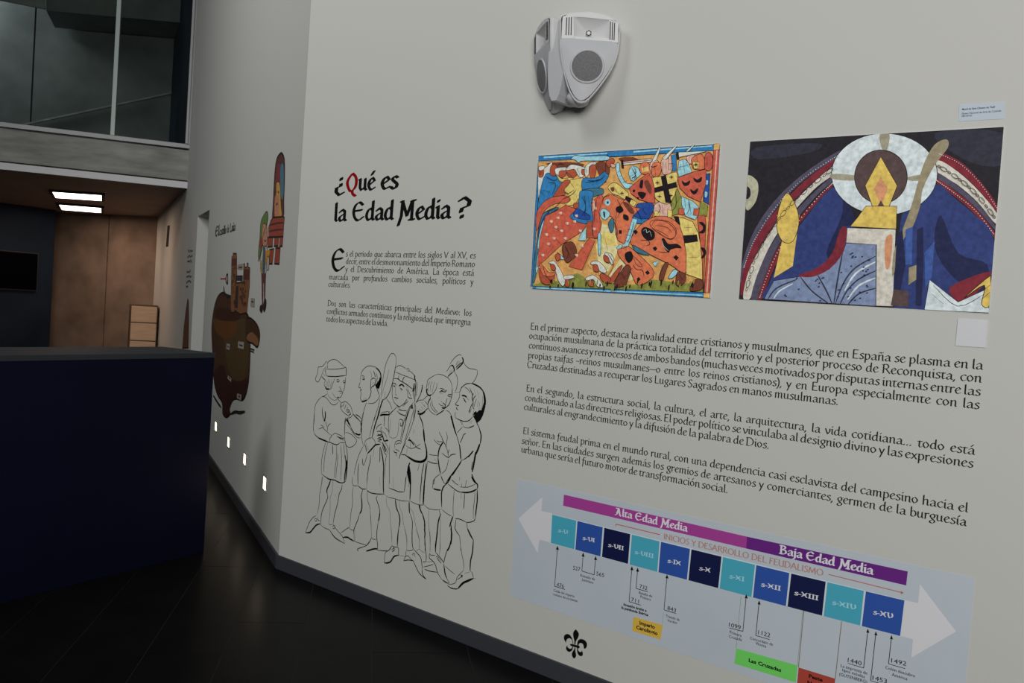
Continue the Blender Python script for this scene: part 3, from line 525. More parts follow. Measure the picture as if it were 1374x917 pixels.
# ---- drawing of five men
MEN = '''@1 405 470
n 318,225 316,165 345,130 392,115 430,125 470,155 505,190 540,212
n 316,158 303,138 285,165 250,203 208,207 198,240 196,285 172,340 170,372 198,394 222,360 240,320 270,240 300,205
m 312,195 316,222
n 285,232 380,236 460,230 520,220 545,210
m 545,210 548,260 547,318
m 300,318 350,324 420,326 480,320 547,312
n 285,235 292,270 300,315
m 268,290 284,318
m 248,325 268,352 290,370
n 255,330 235,335
t 285,255 300,300
n 300,365 275,410 288,455 300,475 335,482 360,470 375,430 395,380 408,345
h 290,450 305,478 340,478
t 310,380 300,430 310,460
t 330,360 320,410 325,460
t 350,365 340,420 335,460
t 372,370 360,420 350,455
n 425,372 445,362 465,375
m 430,388 448,392 462,384
n 505,385 520,378 538,380
m 508,398 525,402 535,398
n 540,330 537,380 530,430 522,480 510,505
n 470,440 468,465 482,480 490,510
n 450,508 475,505 495,515 510,518
m 470,530 490,535
n 510,505 500,540 482,575 460,590
m 430,590 450,582 462,590
t 375,520 395,560 430,590
t 315,500 320,545 350,590 400,618 435,605 450,595
n 440,595 460,622 485,650
n 245,575 290,580 325,615 355,655 385,675 420,668 448,638
n 245,575 275,565 310,540
n 245,575 210,610 175,660 160,720 155,800 152,917
n 475,665 490,650 520,638 550,640 580,668 605,700 620,750 630,790
n 475,665 478,710 495,745 530,780 560,800 590,825
m 480,670 488,695 478,700
n 520,655 512,675 500,700
n 545,670 535,700 525,725
n 565,700 558,725 548,750
m 555,740 575,735 585,750 570,765 552,755
m 590,760 600,790 575,800
n 630,790 600,830 560,835
n 540,830 530,870 528,917
h 560,835 570,880 580,917
n 630,790 665,830 700,860 725,890
n 660,795 700,815 735,850 740,880 720,905
n 252,700 255,770 265,830 270,870
m 290,755 292,810 285,860 275,880
@1 405 550
n 160,0 152,80 145,170 142,240 152,290
m 152,290 185,330 240,365 300,388
h 200,345 260,372 320,395
m 300,388 350,405 400,425 440,430 465,410
n 250,0 256,70 270,130
h 290,20 290,90 274,140
n 290,130 305,190 318,235 312,260
n 318,215 335,185 355,170
n 205,240 235,228 260,220 275,240 310,270 350,310
n 232,190 255,200 268,225
t 275,150 275,215
n 350,310 370,320 345,355 345,395
n 370,318 405,292 440,300 490,325 500,335
m 430,325 465,345 500,350 530,348
n 455,345 490,365 525,378
n 465,405 500,405 530,405
m 550,100 535,150 528,220 525,330
n 525,330 535,400 545,450 552,470
n 535,285 560,282 610,305 650,345 675,380 660,420 620,455 575,462 545,430 535,380
h 545,120 575,160 600,205
m 600,205 620,250 650,290 690,310 720,300
n 545,170 600,235 640,300 690,345 725,345
m 735,130 738,180 728,240 730,290
h 735,140 732,200
h 660,290 700,310 722,300
n 630,50 680,100 725,150
n 665,55 710,85 738,125
n 295,400 265,510 245,620 240,720 245,790
n 320,400 295,510 280,600 272,700 270,770
m 378,430 380,500 382,550
t 365,650 368,690
n 425,430 430,520 425,600 410,720 398,840
n 445,540 438,650 425,760 418,850
n 480,430 485,520 490,600 485,720 478,870
n 515,410 522,500 528,600
m 545,440 560,540 562,640 555,760 540,880
h 535,560 545,680 530,800 525,890
h 550,620 555,700 540,870
m 245,790 280,820 330,850 400,865 440,885 490,900 520,895 540,880
h 355,860 345,917
t 255,820 250,917
t 380,870 382,917
@1 405 640
n 250,0 240,110 220,220 215,330 190,470
t 260,0 250,60
h 355,40 335,100 310,160 312,210
m 312,200 320,250 300,310 260,400 240,480 232,590
m 290,0 330,30 400,42 450,68 500,75 540,55
t 385,45 375,180 350,260 350,350 345,470 330,580
m 497,85 490,150 460,215 440,330 405,460 385,580
t 415,210 418,240
n 180,480 140,500 95,560 70,620 45,690
h 45,690 100,685 140,640 180,595 228,580
n 155,530 170,515 188,530 175,548 158,540
n 190,500 200,530 225,545
n 228,590 280,630 345,660 380,720 430,770 530,825
m 345,660 385,720 430,765 530,825
n 385,580 420,640 480,710 505,750 530,825
t 330,580 350,592 380,585
n 375,615 395,600 408,620 395,640 378,630
@2 475 465
n 75,440 68,470 60,505 78,510
n 78,440 82,380 95,320 125,275 165,245 200,240 245,248 285,270 315,300 330,340 335,380
h 270,265 305,295 328,340 332,400 322,460 305,520
h 322,380 312,440 300,500
f 290,440 330,390 320,470 300,530 280,500 262,480
n 265,390 285,430 290,470
m 240,300 255,340 262,380
n 275,330 285,370 290,410
n 95,370 110,360 130,375
m 100,400 120,410 135,400
n 105,385 125,385 125,400
n 70,500 85,525 80,545 100,530
n 78,545 88,580 80,640 95,680
h 95,680 120,678 160,660
n 95,655 105,685
n 110,650 118,680
n 128,640 135,672
n 145,630 152,660
m 210,400 205,520 212,560 195,620 165,665
t 195,300 215,340 215,390
m 215,410 235,390 262,400
m 262,410 265,440 250,480 225,495 212,520
n 240,440 228,470
m 265,480 290,540 310,600
n 320,600 290,660 240,700 170,700
n 155,690 120,800 105,917
h 262,470 285,500 300,520
@2 475 550
n 125,0 100,100 95,200 95,330 105,400 120,440
n 290,0 230,170 190,345
h 320,0 300,70 260,190 222,345
n 130,420 145,380 180,355 222,345
n 222,345 255,380 262,430
m 130,420 145,460 155,520
t 150,410 165,470 180,500
h 325,425 270,432 235,465 195,510 165,540
n 165,540 145,620 120,690
m 105,600 108,660 118,688
n 120,440 60,560 20,700 0,800
m 60,660 48,780 50,917
m 205,555 200,640 180,720 165,830 158,917
n 245,490 235,580
m 318,460 320,560 315,650
h 325,460 350,570 365,700 362,800 360,917
n 405,540 388,640 380,750 378,860
n 440,430 435,540 435,640 435,760 437,917
n 95,130 85,180 90,240 85,300
n 275,250 285,215 320,185 345,180
n 345,210 330,240 355,275
m 280,270 320,265 345,290 320,310 290,300
m 280,320 320,315 345,335 300,345
m 285,355 320,360 340,370 300,378
n 290,385 320,395 335,415
h 345,300 360,350 370,390
h 370,390 400,380 422,378
n 380,220 410,245 430,280
n 350,270 385,300 405,350
n 380,70 375,150 370,210
h 430,20 430,70
h 320,75 360,62 435,62
n 325,40 420,25
m 320,70 360,60
h 350,400 375,470 395,520
m 345,440 370,510 395,560
n 380,400 410,450 430,500
n 360,420 400,490 420,540
@2 405 640
n 625,0 622,80 640,110 690,112
m 690,0 690,110
m 690,112 745,150 795,152
n 805,0 798,150
m 800,165 850,200 917,208
n 635,120 622,220 625,330 605,450 590,620
m 750,155 735,220 725,240
h 730,230 740,330 735,410 710,460
m 710,460 690,530 665,590 640,660 640,700
m 640,690 645,790
n 590,620 540,650 480,695
n 585,630 610,655 640,658
h 505,748 560,745 600,770 640,792
n 640,792 720,820 800,845
t 805,180 808,290 835,370 850,520 860,750
n 860,750 830,810 790,850 720,875 685,890 690,917
@2 475 640
n 10,650 12,800
m 165,180 230,205 300,213 375,213
h 362,0 362,110 365,210
t 320,0 315,120
m 285,250 275,270 310,380 318,460 305,530
h 318,440 312,500 300,550
m 300,550 285,650 280,740 290,830 290,895
n 155,850 70,880 45,890 55,917
h 290,885 240,890 190,905 150,917
n 220,755 240,770 275,772
n 215,750 190,800 150,850
t 165,190 168,290 195,370 205,520 220,750
t 300,905 420,910
m 290,230 275,260
@3 475 465
n 330,650 340,540 360,380 385,250 415,160 450,100 475,85 500,100 518,140 520,200
m 520,200 505,290 485,400 460,500 425,590 390,640 360,660
h 360,650 340,700 310,800 280,917
n 320,640 300,740 265,850 250,917
t 430,290 405,400 370,500 345,600
n 385,560 375,640
n 510,265 560,235 610,255 640,275
n 645,290 660,272 680,285 678,305 655,300
n 680,300 720,330 745,360
h 745,350 750,400 762,440
n 505,315 545,330 590,350 660,375 720,400 750,415
m 485,398 540,400 570,425 610,445 650,470 700,510 725,525
m 600,440 605,400 625,375
n 555,360 550,400 575,430
h 745,450 735,510 722,560
m 762,440 755,500 735,560 735,640
n 480,420 475,500 470,590 485,670 520,720 560,750
m 480,455 510,460 520,485
m 482,480 500,495 505,480
t 515,490 510,550 512,590
h 510,595 525,598
h 550,490 590,470 620,500
m 565,510 580,525 600,535
t 570,545 600,540
m 495,625 520,635 548,640
n 510,655 525,660
m 525,720 560,745 575,735
n 575,735 620,700 650,650
n 600,740 640,700 670,670
t 610,720 640,690
t 585,735 625,690 655,655
n 640,520 660,560 660,620
m 660,620 690,640 718,640
n 660,520 680,570 700,620
n 640,470 665,530
n 535,740 480,795 440,840
m 535,740 560,775
n 560,775 600,790 650,795
t 530,790 560,830 600,850 640,858
n 400,645 440,700 470,775
h 320,855 360,840 430,845
h 435,800 432,840
n 345,810 420,800
n 370,850 372,917
n 320,850 345,815
m 765,440 755,560 750,640 750,690
n 780,440 775,530 760,620
m 840,490 825,570 800,630 765,690
n 830,480 845,480 845,500 830,570
n 750,690 740,800 735,900
n 735,680 690,770 660,850 640,917
m 720,710 680,760 650,860 630,917
f 720,715 728,770 700,765
n 750,700 760,780 735,917
@3 475 550
n 545,0 600,12 640,10
n 530,15 570,50 640,75
n 495,0 440,55 425,130 425,220 430,290
t 450,100 445,180 440,250 430,310 450,340 490,350 530,325 548,240 548,170 560,130
m 560,125 580,120 605,140 590,200 570,190 575,160
m 685,0 650,100 620,230 580,385
n 660,0 610,170 570,380
n 735,0 700,130 650,300 620,400
n 755,0 740,100 690,260 640,370 580,520
n 500,450 510,400 550,380 580,390 590,410
n 500,450 500,490
n 510,430 560,410 580,420
m 490,500 500,525 530,530
h 525,530 520,570
n 510,490 540,500 560,520
m 555,605 575,540 640,400
m 580,550 620,555 640,560
x 635,560 700,605 760,635 830,640 880,610 895,560 890,500
h 870,400 890,480 900,550
h 855,230 865,320 870,400
m 805,70 840,150 855,230
m 780,30 800,20 795,50
m 800,70 850,50 880,20
n 740,240 735,300
n 690,340 680,370 700,380
h 665,375 700,382 740,440
n 725,390 755,430 755,460
n 690,380 695,470
n 640,440 690,475 740,470 820,420
m 760,455 790,475 820,485
n 655,470 650,540
h 690,650 670,700 660,760
f 678,655 700,780 705,917 685,917 660,820 650,770
n 650,790 635,917
m 805,670 785,745
m 850,700 835,800 830,890
n 865,650 850,750
m 890,650 875,800 865,917
@3 475 640
t 435,0 430,140
m 430,140 500,165 550,185 615,188
m 640,0 630,100 618,188
t 485,0 482,150
h 690,0 695,120 688,290
n 670,0 675,130
n 400,240 440,258 500,270 560,290 620,300 685,300
n 375,213 400,240
t 398,250 405,350 440,420 450,560 470,840
h 510,280 520,370 545,440
h 545,430 565,520 555,620
m 555,600 545,700 535,860
t 555,290 565,380 595,460 610,580 650,740 650,880
h 680,305 680,380 685,450
m 685,440 718,550 715,700 720,850 735,890
n 690,295 740,325 800,345 860,350
n 835,0 820,130 810,330
h 875,0 860,150 850,345
t 690,380 730,450 750,560 800,750 805,880
h 810,350 815,400 840,460
m 840,460 870,560 875,680
h 865,580 870,700
t 875,700 875,917
n 465,850 500,865 535,865
n 465,850 440,890 420,917
n 480,885 495,880 500,905
@3 500 710
n 235,205 260,225 300,225 320,240 320,310
n 235,205 215,250 180,275 155,300 145,400 145,425
h 145,420 190,418 225,400 265,340 320,325
h 320,240 320,325
n 230,260 260,240 270,255 240,280 265,270
n 50,260 120,270 180,272
n 320,325 395,340
h 0,252 60,250
t 235,0 240,195
m 320,0 305,120 305,220
t 395,0 420,140 420,260
m 490,0 485,120 490,200 500,245
n 415,262 460,270 500,255
n 415,262 405,330 382,395
m 382,395 420,385 460,385 500,395
n 440,330 470,370 510,400
m 500,395 530,460 570,540 620,590 660,622
m 500,245 550,300 590,350 605,420 612,500
m 612,500 615,560 660,622
n 485,320 510,300 520,325
m 500,320 530,345
t 530,0 570,120 580,250
n 400,345 430,330 440,345
@4 560 470
n 130,560 110,500 120,420 130,370 180,330 240,298
n 240,298 290,300 340,320 390,355 420,410 430,470
m 430,470 428,540 415,610
n 240,400 240,450 220,500 190,540 160,555
h 120,540 150,560 170,550
m 115,480 125,530
t 160,380 135,450 145,520
t 185,380 160,450 170,520
t 215,390 195,460 185,530
t 145,390 125,450
n 275,470 310,475 350,500
m 270,520 300,505 340,515 365,490
h 290,500 320,490
m 280,530 310,530
m 370,560 395,548 420,548
h 380,570 415,575
n 405,590 395,610
m 415,610 390,670 360,700 345,715
n 370,590 355,640 345,690
m 290,625 305,640
n 265,655 290,680 330,690
m 310,650 335,665 345,690
h 345,690 335,715 300,710
n 295,730 320,740
n 335,735 290,770 235,800
m 335,735 260,785 235,800
n 235,800 190,780 150,740 130,690 140,640 165,600
n 180,610 185,670 210,720 255,770
n 165,640 165,690 195,740 240,775
n 160,570 155,600 130,640
m 165,590 140,630 130,660
n 255,585 262,592
n 80,600 110,575
n 355,740 395,765 415,800
h 415,800 430,860 445,917
n 400,180 430,130 475,80 520,55 545,70
h 550,85 565,125 550,170 480,240
m 550,150 500,190 475,220
n 545,180 500,225
n 500,130 475,180
n 360,265 400,205 420,185
h 415,190 440,195 455,240 450,265
n 370,340 400,305 450,260
m 440,270 400,300 380,320
t 400,270 430,230
t 390,290 440,245
t 480,200 540,120
t 470,190 520,130
n 455,265 490,330 495,400 480,480 465,510
n 455,518 525,518
n 565,130 590,185 640,225 700,235 740,250
n 740,250 735,310 700,380 675,405
@4 475 465
n 860,660 800,665 760,700
n 855,655 890,620 917,600
h 905,520 895,560 910,600
n 870,670 900,710 917,740
n 830,690 870,740
n 800,770 840,800
n 780,790 800,800 790,830 780,820
m 800,850 840,830 880,790 910,760
m 800,850 830,917
n 860,720 885,760
n 825,740 855,780
@4 560 550
h 5,55 60,45 90,20
m 30,90 60,160 75,230
h 75,230 80,320 90,400
h 90,400 110,480 118,560
x 118,540 105,610 60,640 0,645
h 410,80 440,170 470,280
h 420,100 450,220 485,320
m 470,280 500,370 520,450 535,560 540,620
h 520,430 530,530 535,610
h 545,625 500,700 440,780 365,880
m 365,880 345,917
h 540,640 480,730 430,810
n 205,360 230,400 265,425 290,435
n 240,380 270,395 310,390
n 270,270 285,310 310,345
m 300,345 325,400 350,440
m 310,400 290,440 265,490
h 320,400 280,460 262,520 255,600
h 255,590 265,680 285,790
n 355,270 370,340 360,400 355,470
n 345,440 370,500 380,560
n 395,490 380,530 380,590
n 300,530 345,570 385,595
h 350,570 385,595
m 385,595 420,555 475,548
n 385,610 370,680 350,740 300,790
n 140,548 190,560 250,562
m 125,632 190,658 250,662
h 200,660 250,664
n 205,600 235,630
n 285,790 230,830 195,880 200,917
n 290,800 305,860 335,910
m 25,670 5,750
n 85,650 60,760 50,917
m 125,640 105,780 90,917
t 130,570 120,630
t 240,670 240,760
n 190,900 210,917
@4 560 640
n 60,0 45,130 30,330
m 95,0 85,100
h 90,80 80,230 75,345
n 230,0 200,50 190,110 190,150
h 200,148 240,160 290,165
n 215,20 205,80 195,90
n 300,0 320,60 350,95
h 350,95 320,130 300,190 298,260 300,370
h 415,0 380,60 350,95
n 85,345 135,390 200,405 290,408
n 300,370 295,400
t 145,400 140,500 145,640 155,760 160,917
h 270,415 285,470
h 290,460 262,540 245,680 230,820 222,917
m 270,500 290,570
t 290,560 280,700 285,917
h 20,345 35,400 60,460
h 60,450 90,560 90,690
m 90,650 95,917
@4 500 710
t 690,0 710,90 705,290
h 800,0 790,100 775,200 775,290
n 700,300 720,325 770,325
m 775,290 820,340 860,390 875,420
m 700,300 700,360 740,395 775,450 800,540 850,620
m 790,350 815,390 845,425
n 780,345 800,340 850,400
m 875,430 885,490 900,570 917,610
t 830,0 830,200 820,330
t 640,0 640,60
h 635,0 645,50 640,120
m 645,120 650,250 660,330 658,400
h 620,408 658,404
n 660,405 740,402
n 620,470 690,455 750,435
m 640,495 700,520 800,535
t 540,270 575,250 610,280 645,295
m 640,50 640,200
@4 560 710
m 300,620 380,670
m 310,630 350,660 390,672
n 325,450 340,560 385,650 395,672
n 340,455 400,510 460,560
h 325,430 345,560
@5 560 470
m 520,525 540,470 580,430 620,412 665,410
h 665,408 720,430 770,460 815,510
f 800,500 830,540 840,620 838,700 810,800 780,860 735,900 700,840 680,800 700,810 715,760 730,770 760,740 790,740 820,640 815,560
h 815,510 835,590 838,680
h 690,800 710,770 730,760
n 520,525 520,570 500,620 468,665 480,680
m 470,672 495,682 512,682
n 490,700 480,720 505,742
m 485,715 500,738
n 470,760 465,800 470,835
m 468,832 520,860 580,878 640,865 680,820
h 545,560 580,562 610,580
m 600,575 635,615
m 560,590 580,610 600,650
h 575,620 600,640
n 540,870 545,917
m 525,860 550,917
n 580,455 620,480 650,530
n 640,460 665,510 680,560
m 690,530 675,590 690,650
m 655,500 680,550 670,600
m 720,560 690,600 685,650
n 730,600 710,650 700,700
n 750,620 740,700
n 770,640 760,730
m 680,650 650,720 640,780
m 660,700 630,760
m 665,720 650,770
m 690,640 685,700 700,730
n 710,770 700,800
t 800,560 800,680 780,740
t 740,500 760,600
t 700,480 720,560
m 730,890 735,917
t 640,900 670,870
t 660,905 680,860
n 680,800 700,740
@5 560 550
m 720,140 760,220 780,290
h 765,240 785,320 775,420
x 770,420 745,490 715,560
x 720,520 700,640 675,770
h 680,640 665,740
h 670,790 690,850 730,917
n 550,150 570,210
n 565,210 630,225 700,200
m 640,215 700,195
n 555,215 520,250 490,290
m 600,290 570,310 550,360 525,410
n 545,625 600,600 630,570
h 690,505 650,555 620,585
m 640,560 580,605
n 430,860 465,895
m 520,830 518,865
m 605,865 598,917
t 500,740 510,780
@5 560 640
n 420,35 460,75 510,105
n 520,125 600,130 650,120 715,90
m 380,90 440,140 500,180 560,195
h 540,190 610,195 680,180 735,150
h 665,0 700,60 740,95 740,150
m 545,80 545,125
m 605,40 590,125
n 520,0 518,50
n 455,165 445,280 440,400 445,490
n 540,200 540,280
m 582,205 578,300 570,400
n 710,180 705,280 690,400 690,520
h 738,160 738,290 725,400 715,500
m 715,500 700,540 650,560 600,560
n 305,400 350,445 430,490
m 465,515 530,525 600,560
h 440,490 420,540 395,620
h 415,590 420,700 415,800
h 415,780 400,850 370,917
m 475,525 465,630 480,670 520,730
n 520,730 530,820 535,917
h 610,565 615,630
m 615,630 650,700 690,780
h 690,780 680,917
n 375,460 400,480
@5 560 710
h 410,0 425,60 415,190
h 415,170 370,260
m 370,250 340,350 325,420
n 470,0 490,50 520,90 530,200
n 530,200 550,320 570,420 570,510
m 615,0 650,80 690,140
h 690,130 680,280 655,400 650,520
n 570,510 530,550 490,600 470,660 430,680 375,685
n 580,545 640,535
m 650,520 680,540
h 675,540 690,600
x 690,610 610,645 560,670 500,735
m 500,735 440,738 400,720 370,695
m 400,720 460,740 500,738
n 490,625 530,600 555,570
m 530,570 555,575 545,600
n 690,610 715,610
'''
WD = {'t': 4.4, 'n': 7.6, 'm': 11, 'h': 19, 'x': 27}
t = empty('line_drawing', W1.at(*W1.uz(530, 780))); tag(t, 'large black line drawing of five standing medieval men on the right wall', 'drawing')
figs = {}; cur = None
labs = ['drawn man in a tied cap with a small pouch', 'drawn bearded man in profile', 'drawn man in a turned-up hat holding an oar and a fork', 'drawn balding man with an axe on his shoulder', 'drawn dark-haired man at the right']
ox = oy = 0; S_ = 100 / 917
for ln in MEN.strip().splitlines():
    if ln[0] == '@': w_ = ln[1:].split(); cur = int(w_[0]); ox, oy = float(w_[1]), float(w_[2]); figs.setdefault(cur, MB()); continue
    k, rest = ln.split(' ', 1); pts = [tuple(float(c) for c in p.split(',')) for p in rest.split()]
    px = [(ox + x * S_, oy + y * S_) for x, y in pts]
    if k == 'f': figs[cur].poly([W1.at(*W1.uz(*p), .0006) for p in px])
    else:
        px = cat_rom(px, 4); cx_, cy_ = px[0]; sc_ = zdist(W1, cx_, cy_ - .5, cy_ + .5)
        ribbon(figs[cur], W1, [W1.uz(*p) for p in px], WD[k] * S_ * sc_ * 1.05, .0006)
for k, mb in figs.items(): o = mb.build('drawn_man', M['black'], t); o['label'] = labs[k - 1]

# ---- fleur-de-lis
Sf = 60 / 917
def fz(s): return [(740 + float(p.split(',')[0]) * Sf, 835 + float(p.split(',')[1]) * Sf) for p in s.split()]
t = MB()
for i, s in enumerate(("500,155 530,185 558,230 560,280 540,335 505,390 490,460 472,460 470,390 450,310 445,230 465,185",
          "478,520 490,520 492,600 505,660 500,715 465,750 432,715 418,660 440,600 466,560",
          "440,470 425,380 395,345 350,335 310,370 300,420 265,370 255,310 275,265 325,245 375,265 410,310 435,370 452,470",
          "535,490 530,440 545,385 580,355 630,352 690,380 725,430 728,490 705,540 670,545 660,500 645,455 600,430 565,450 553,490",
          "325,480 335,520 375,548 415,540 430,500 444,505 430,570 390,610 345,610 305,570 302,520",
          "522,520 540,520 545,570 575,612 610,615 625,590 645,640 635,690 600,702 560,680 530,620",
          "390,450 425,455 470,465 530,478 570,490 580,520 560,545 530,530 480,515 430,500 400,490 385,470")):
    t.poly([W1.at(*W1.uz(*p), .0006 + i * 1e-5) for p in cat_rom(fz(s), 3, True)])
tag(t.build('fleur_de_lis', M['black']), 'black fleur-de-lis emblem under the timeline panel', 'emblem')

# ---- coloured artwork: parser for printed sheets
def clip(poly, quad):
    out = list(poly); n = len(quad); ar = sum(quad[i][0] * quad[(i + 1) % n][1] - quad[(i + 1) % n][0] * quad[i][1] for i in range(n)); sg = 1 if ar > 0 else -1
    for i in range(n):
        a, b_ = quad[i], quad[(i + 1) % n]; ins = lambda p: sg * ((b_[0] - a[0]) * (p[1] - a[1]) - (b_[1] - a[1]) * (p[0] - a[0])); new = []
        for j in range(len(out)):
            p, q = out[j], out[(j + 1) % len(out)]; dp, dq = ins(p), ins(q)
            if dp >= 0: new.append(p)
            if dp * dq < 0: f = dp / (dp - dq); new.append((p[0] + (q[0] - p[0]) * f, p[1] + (q[1] - p[1]) * f))
        out = new
        if len(out) < 3: return []
    return out
class ClipMB(MB):                                                # printed sheet: ink stops at the sheet's edge
    def __init__(s, pl, quad): MB.__init__(s); s.pl = pl; s.quad = quad
    def poly(s, pts, col=None):
        uv = [((p - s.pl.P).dot(s.pl.d), p.z) for p in pts]; l_ = (pts[0] - s.pl.P).dot(s.pl.n); uv = clip(uv, s.quad)
        if len(uv) > 2: MB.poly(s, [s.pl.at(u_, z_, l_) for u_, z_ in uv], col)
        return s
def art(name_part, data, ox, oy, sc, pal, parent, outline=(24, 18, 20), base=.0035, ow=1.6, k=K, quad=None):
    mb = ClipMB(W1, [W1.uz(*p) for p in quad]); z = base; blk = srgb(*outline, k)
    zz = zdist(W1, ox + 450 / sc, oy + 450 / sc - .5, oy + 450 / sc + .5) / sc
    cv = lambda p: W1.uz(ox + p[0] / sc, oy + p[1] / sc)
    for ln in data.strip().splitlines():
        w_ = ln.split(); z += STEP
        if w_[0] == 'E':
            cx_, cy_, rx, ry = [float(c) for c in w_[1].split(',')]; pts = [(cx_ + rx * math.cos(i * math.tau / 48), cy_ + ry * math.sin(i * math.tau / 48)) for i in range(48)]
            mb.poly([W1.at(*cv(p), z) for p in pts], srgb(*pal[w_[2]], k)); z += STEP; ribbon(mb, W1, [cv(p) for p in pts], 2.4 * zz, z, blk, closed=True); continue
        if w_[0] == 'L':
            pts = cat_rom([tuple(float(c) for c in p.split(',')) for p in w_[3:]], 4); ribbon(mb, W1, [cv(p) for p in pts], float(w_[1]) * zz, z, srgb(*pal[w_[2]], k)); continue
        pts = [tuple(float(c) for c in p.split(',')) for p in w_[2:]]
        if w_[0] in 'PF': pts = cat_rom(pts, 4, True)
        mb.poly([W1.at(*cv(p), z) for p in pts], srgb(*pal[w_[1]], k))
        if w_[0] in 'Pp': z += STEP; ribbon(mb, W1, [cv(p) for p in pts], ow * zz, z, blk, closed=True)
    return mb, z, cv, zz
def sheet(name, label, quad, th=.003, m='paper', cat='picture'):
    q = [W1.uz(*p) for p in quad]; t_ = empty(name, W1.at(*q[3])); tag(t_, label, cat)
    mb = MB(); mb.prism([W1.at(*p, th) for p in q], (0, th - .0002, 0)); mb.build('backing_sheet', M[m], t_); return t_
PB = dict(O=(205, 112, 78), R=(190, 90, 70), Y=(222, 190, 110), B=(48, 118, 172), D=(38, 72, 145), L=(150, 198, 212), K=(28, 22, 28), G=(132, 136, 66), P=(220, 170, 155), W=(203, 206, 198), S=(168, 80, 56), N=(112, 60, 46), A=(204, 155, 92), C=(226, 200, 150), T=(62, 108, 130), E=(224, 168, 100), X=(184, 84, 72))
t = sheet('battle_picture', 'colourful print of a medieval cavalry battle with shields, left of the two pictures', BQ := [(723.1, 208.7), (967, 192.7), (953.6, 400.3), (712, 387.6)])
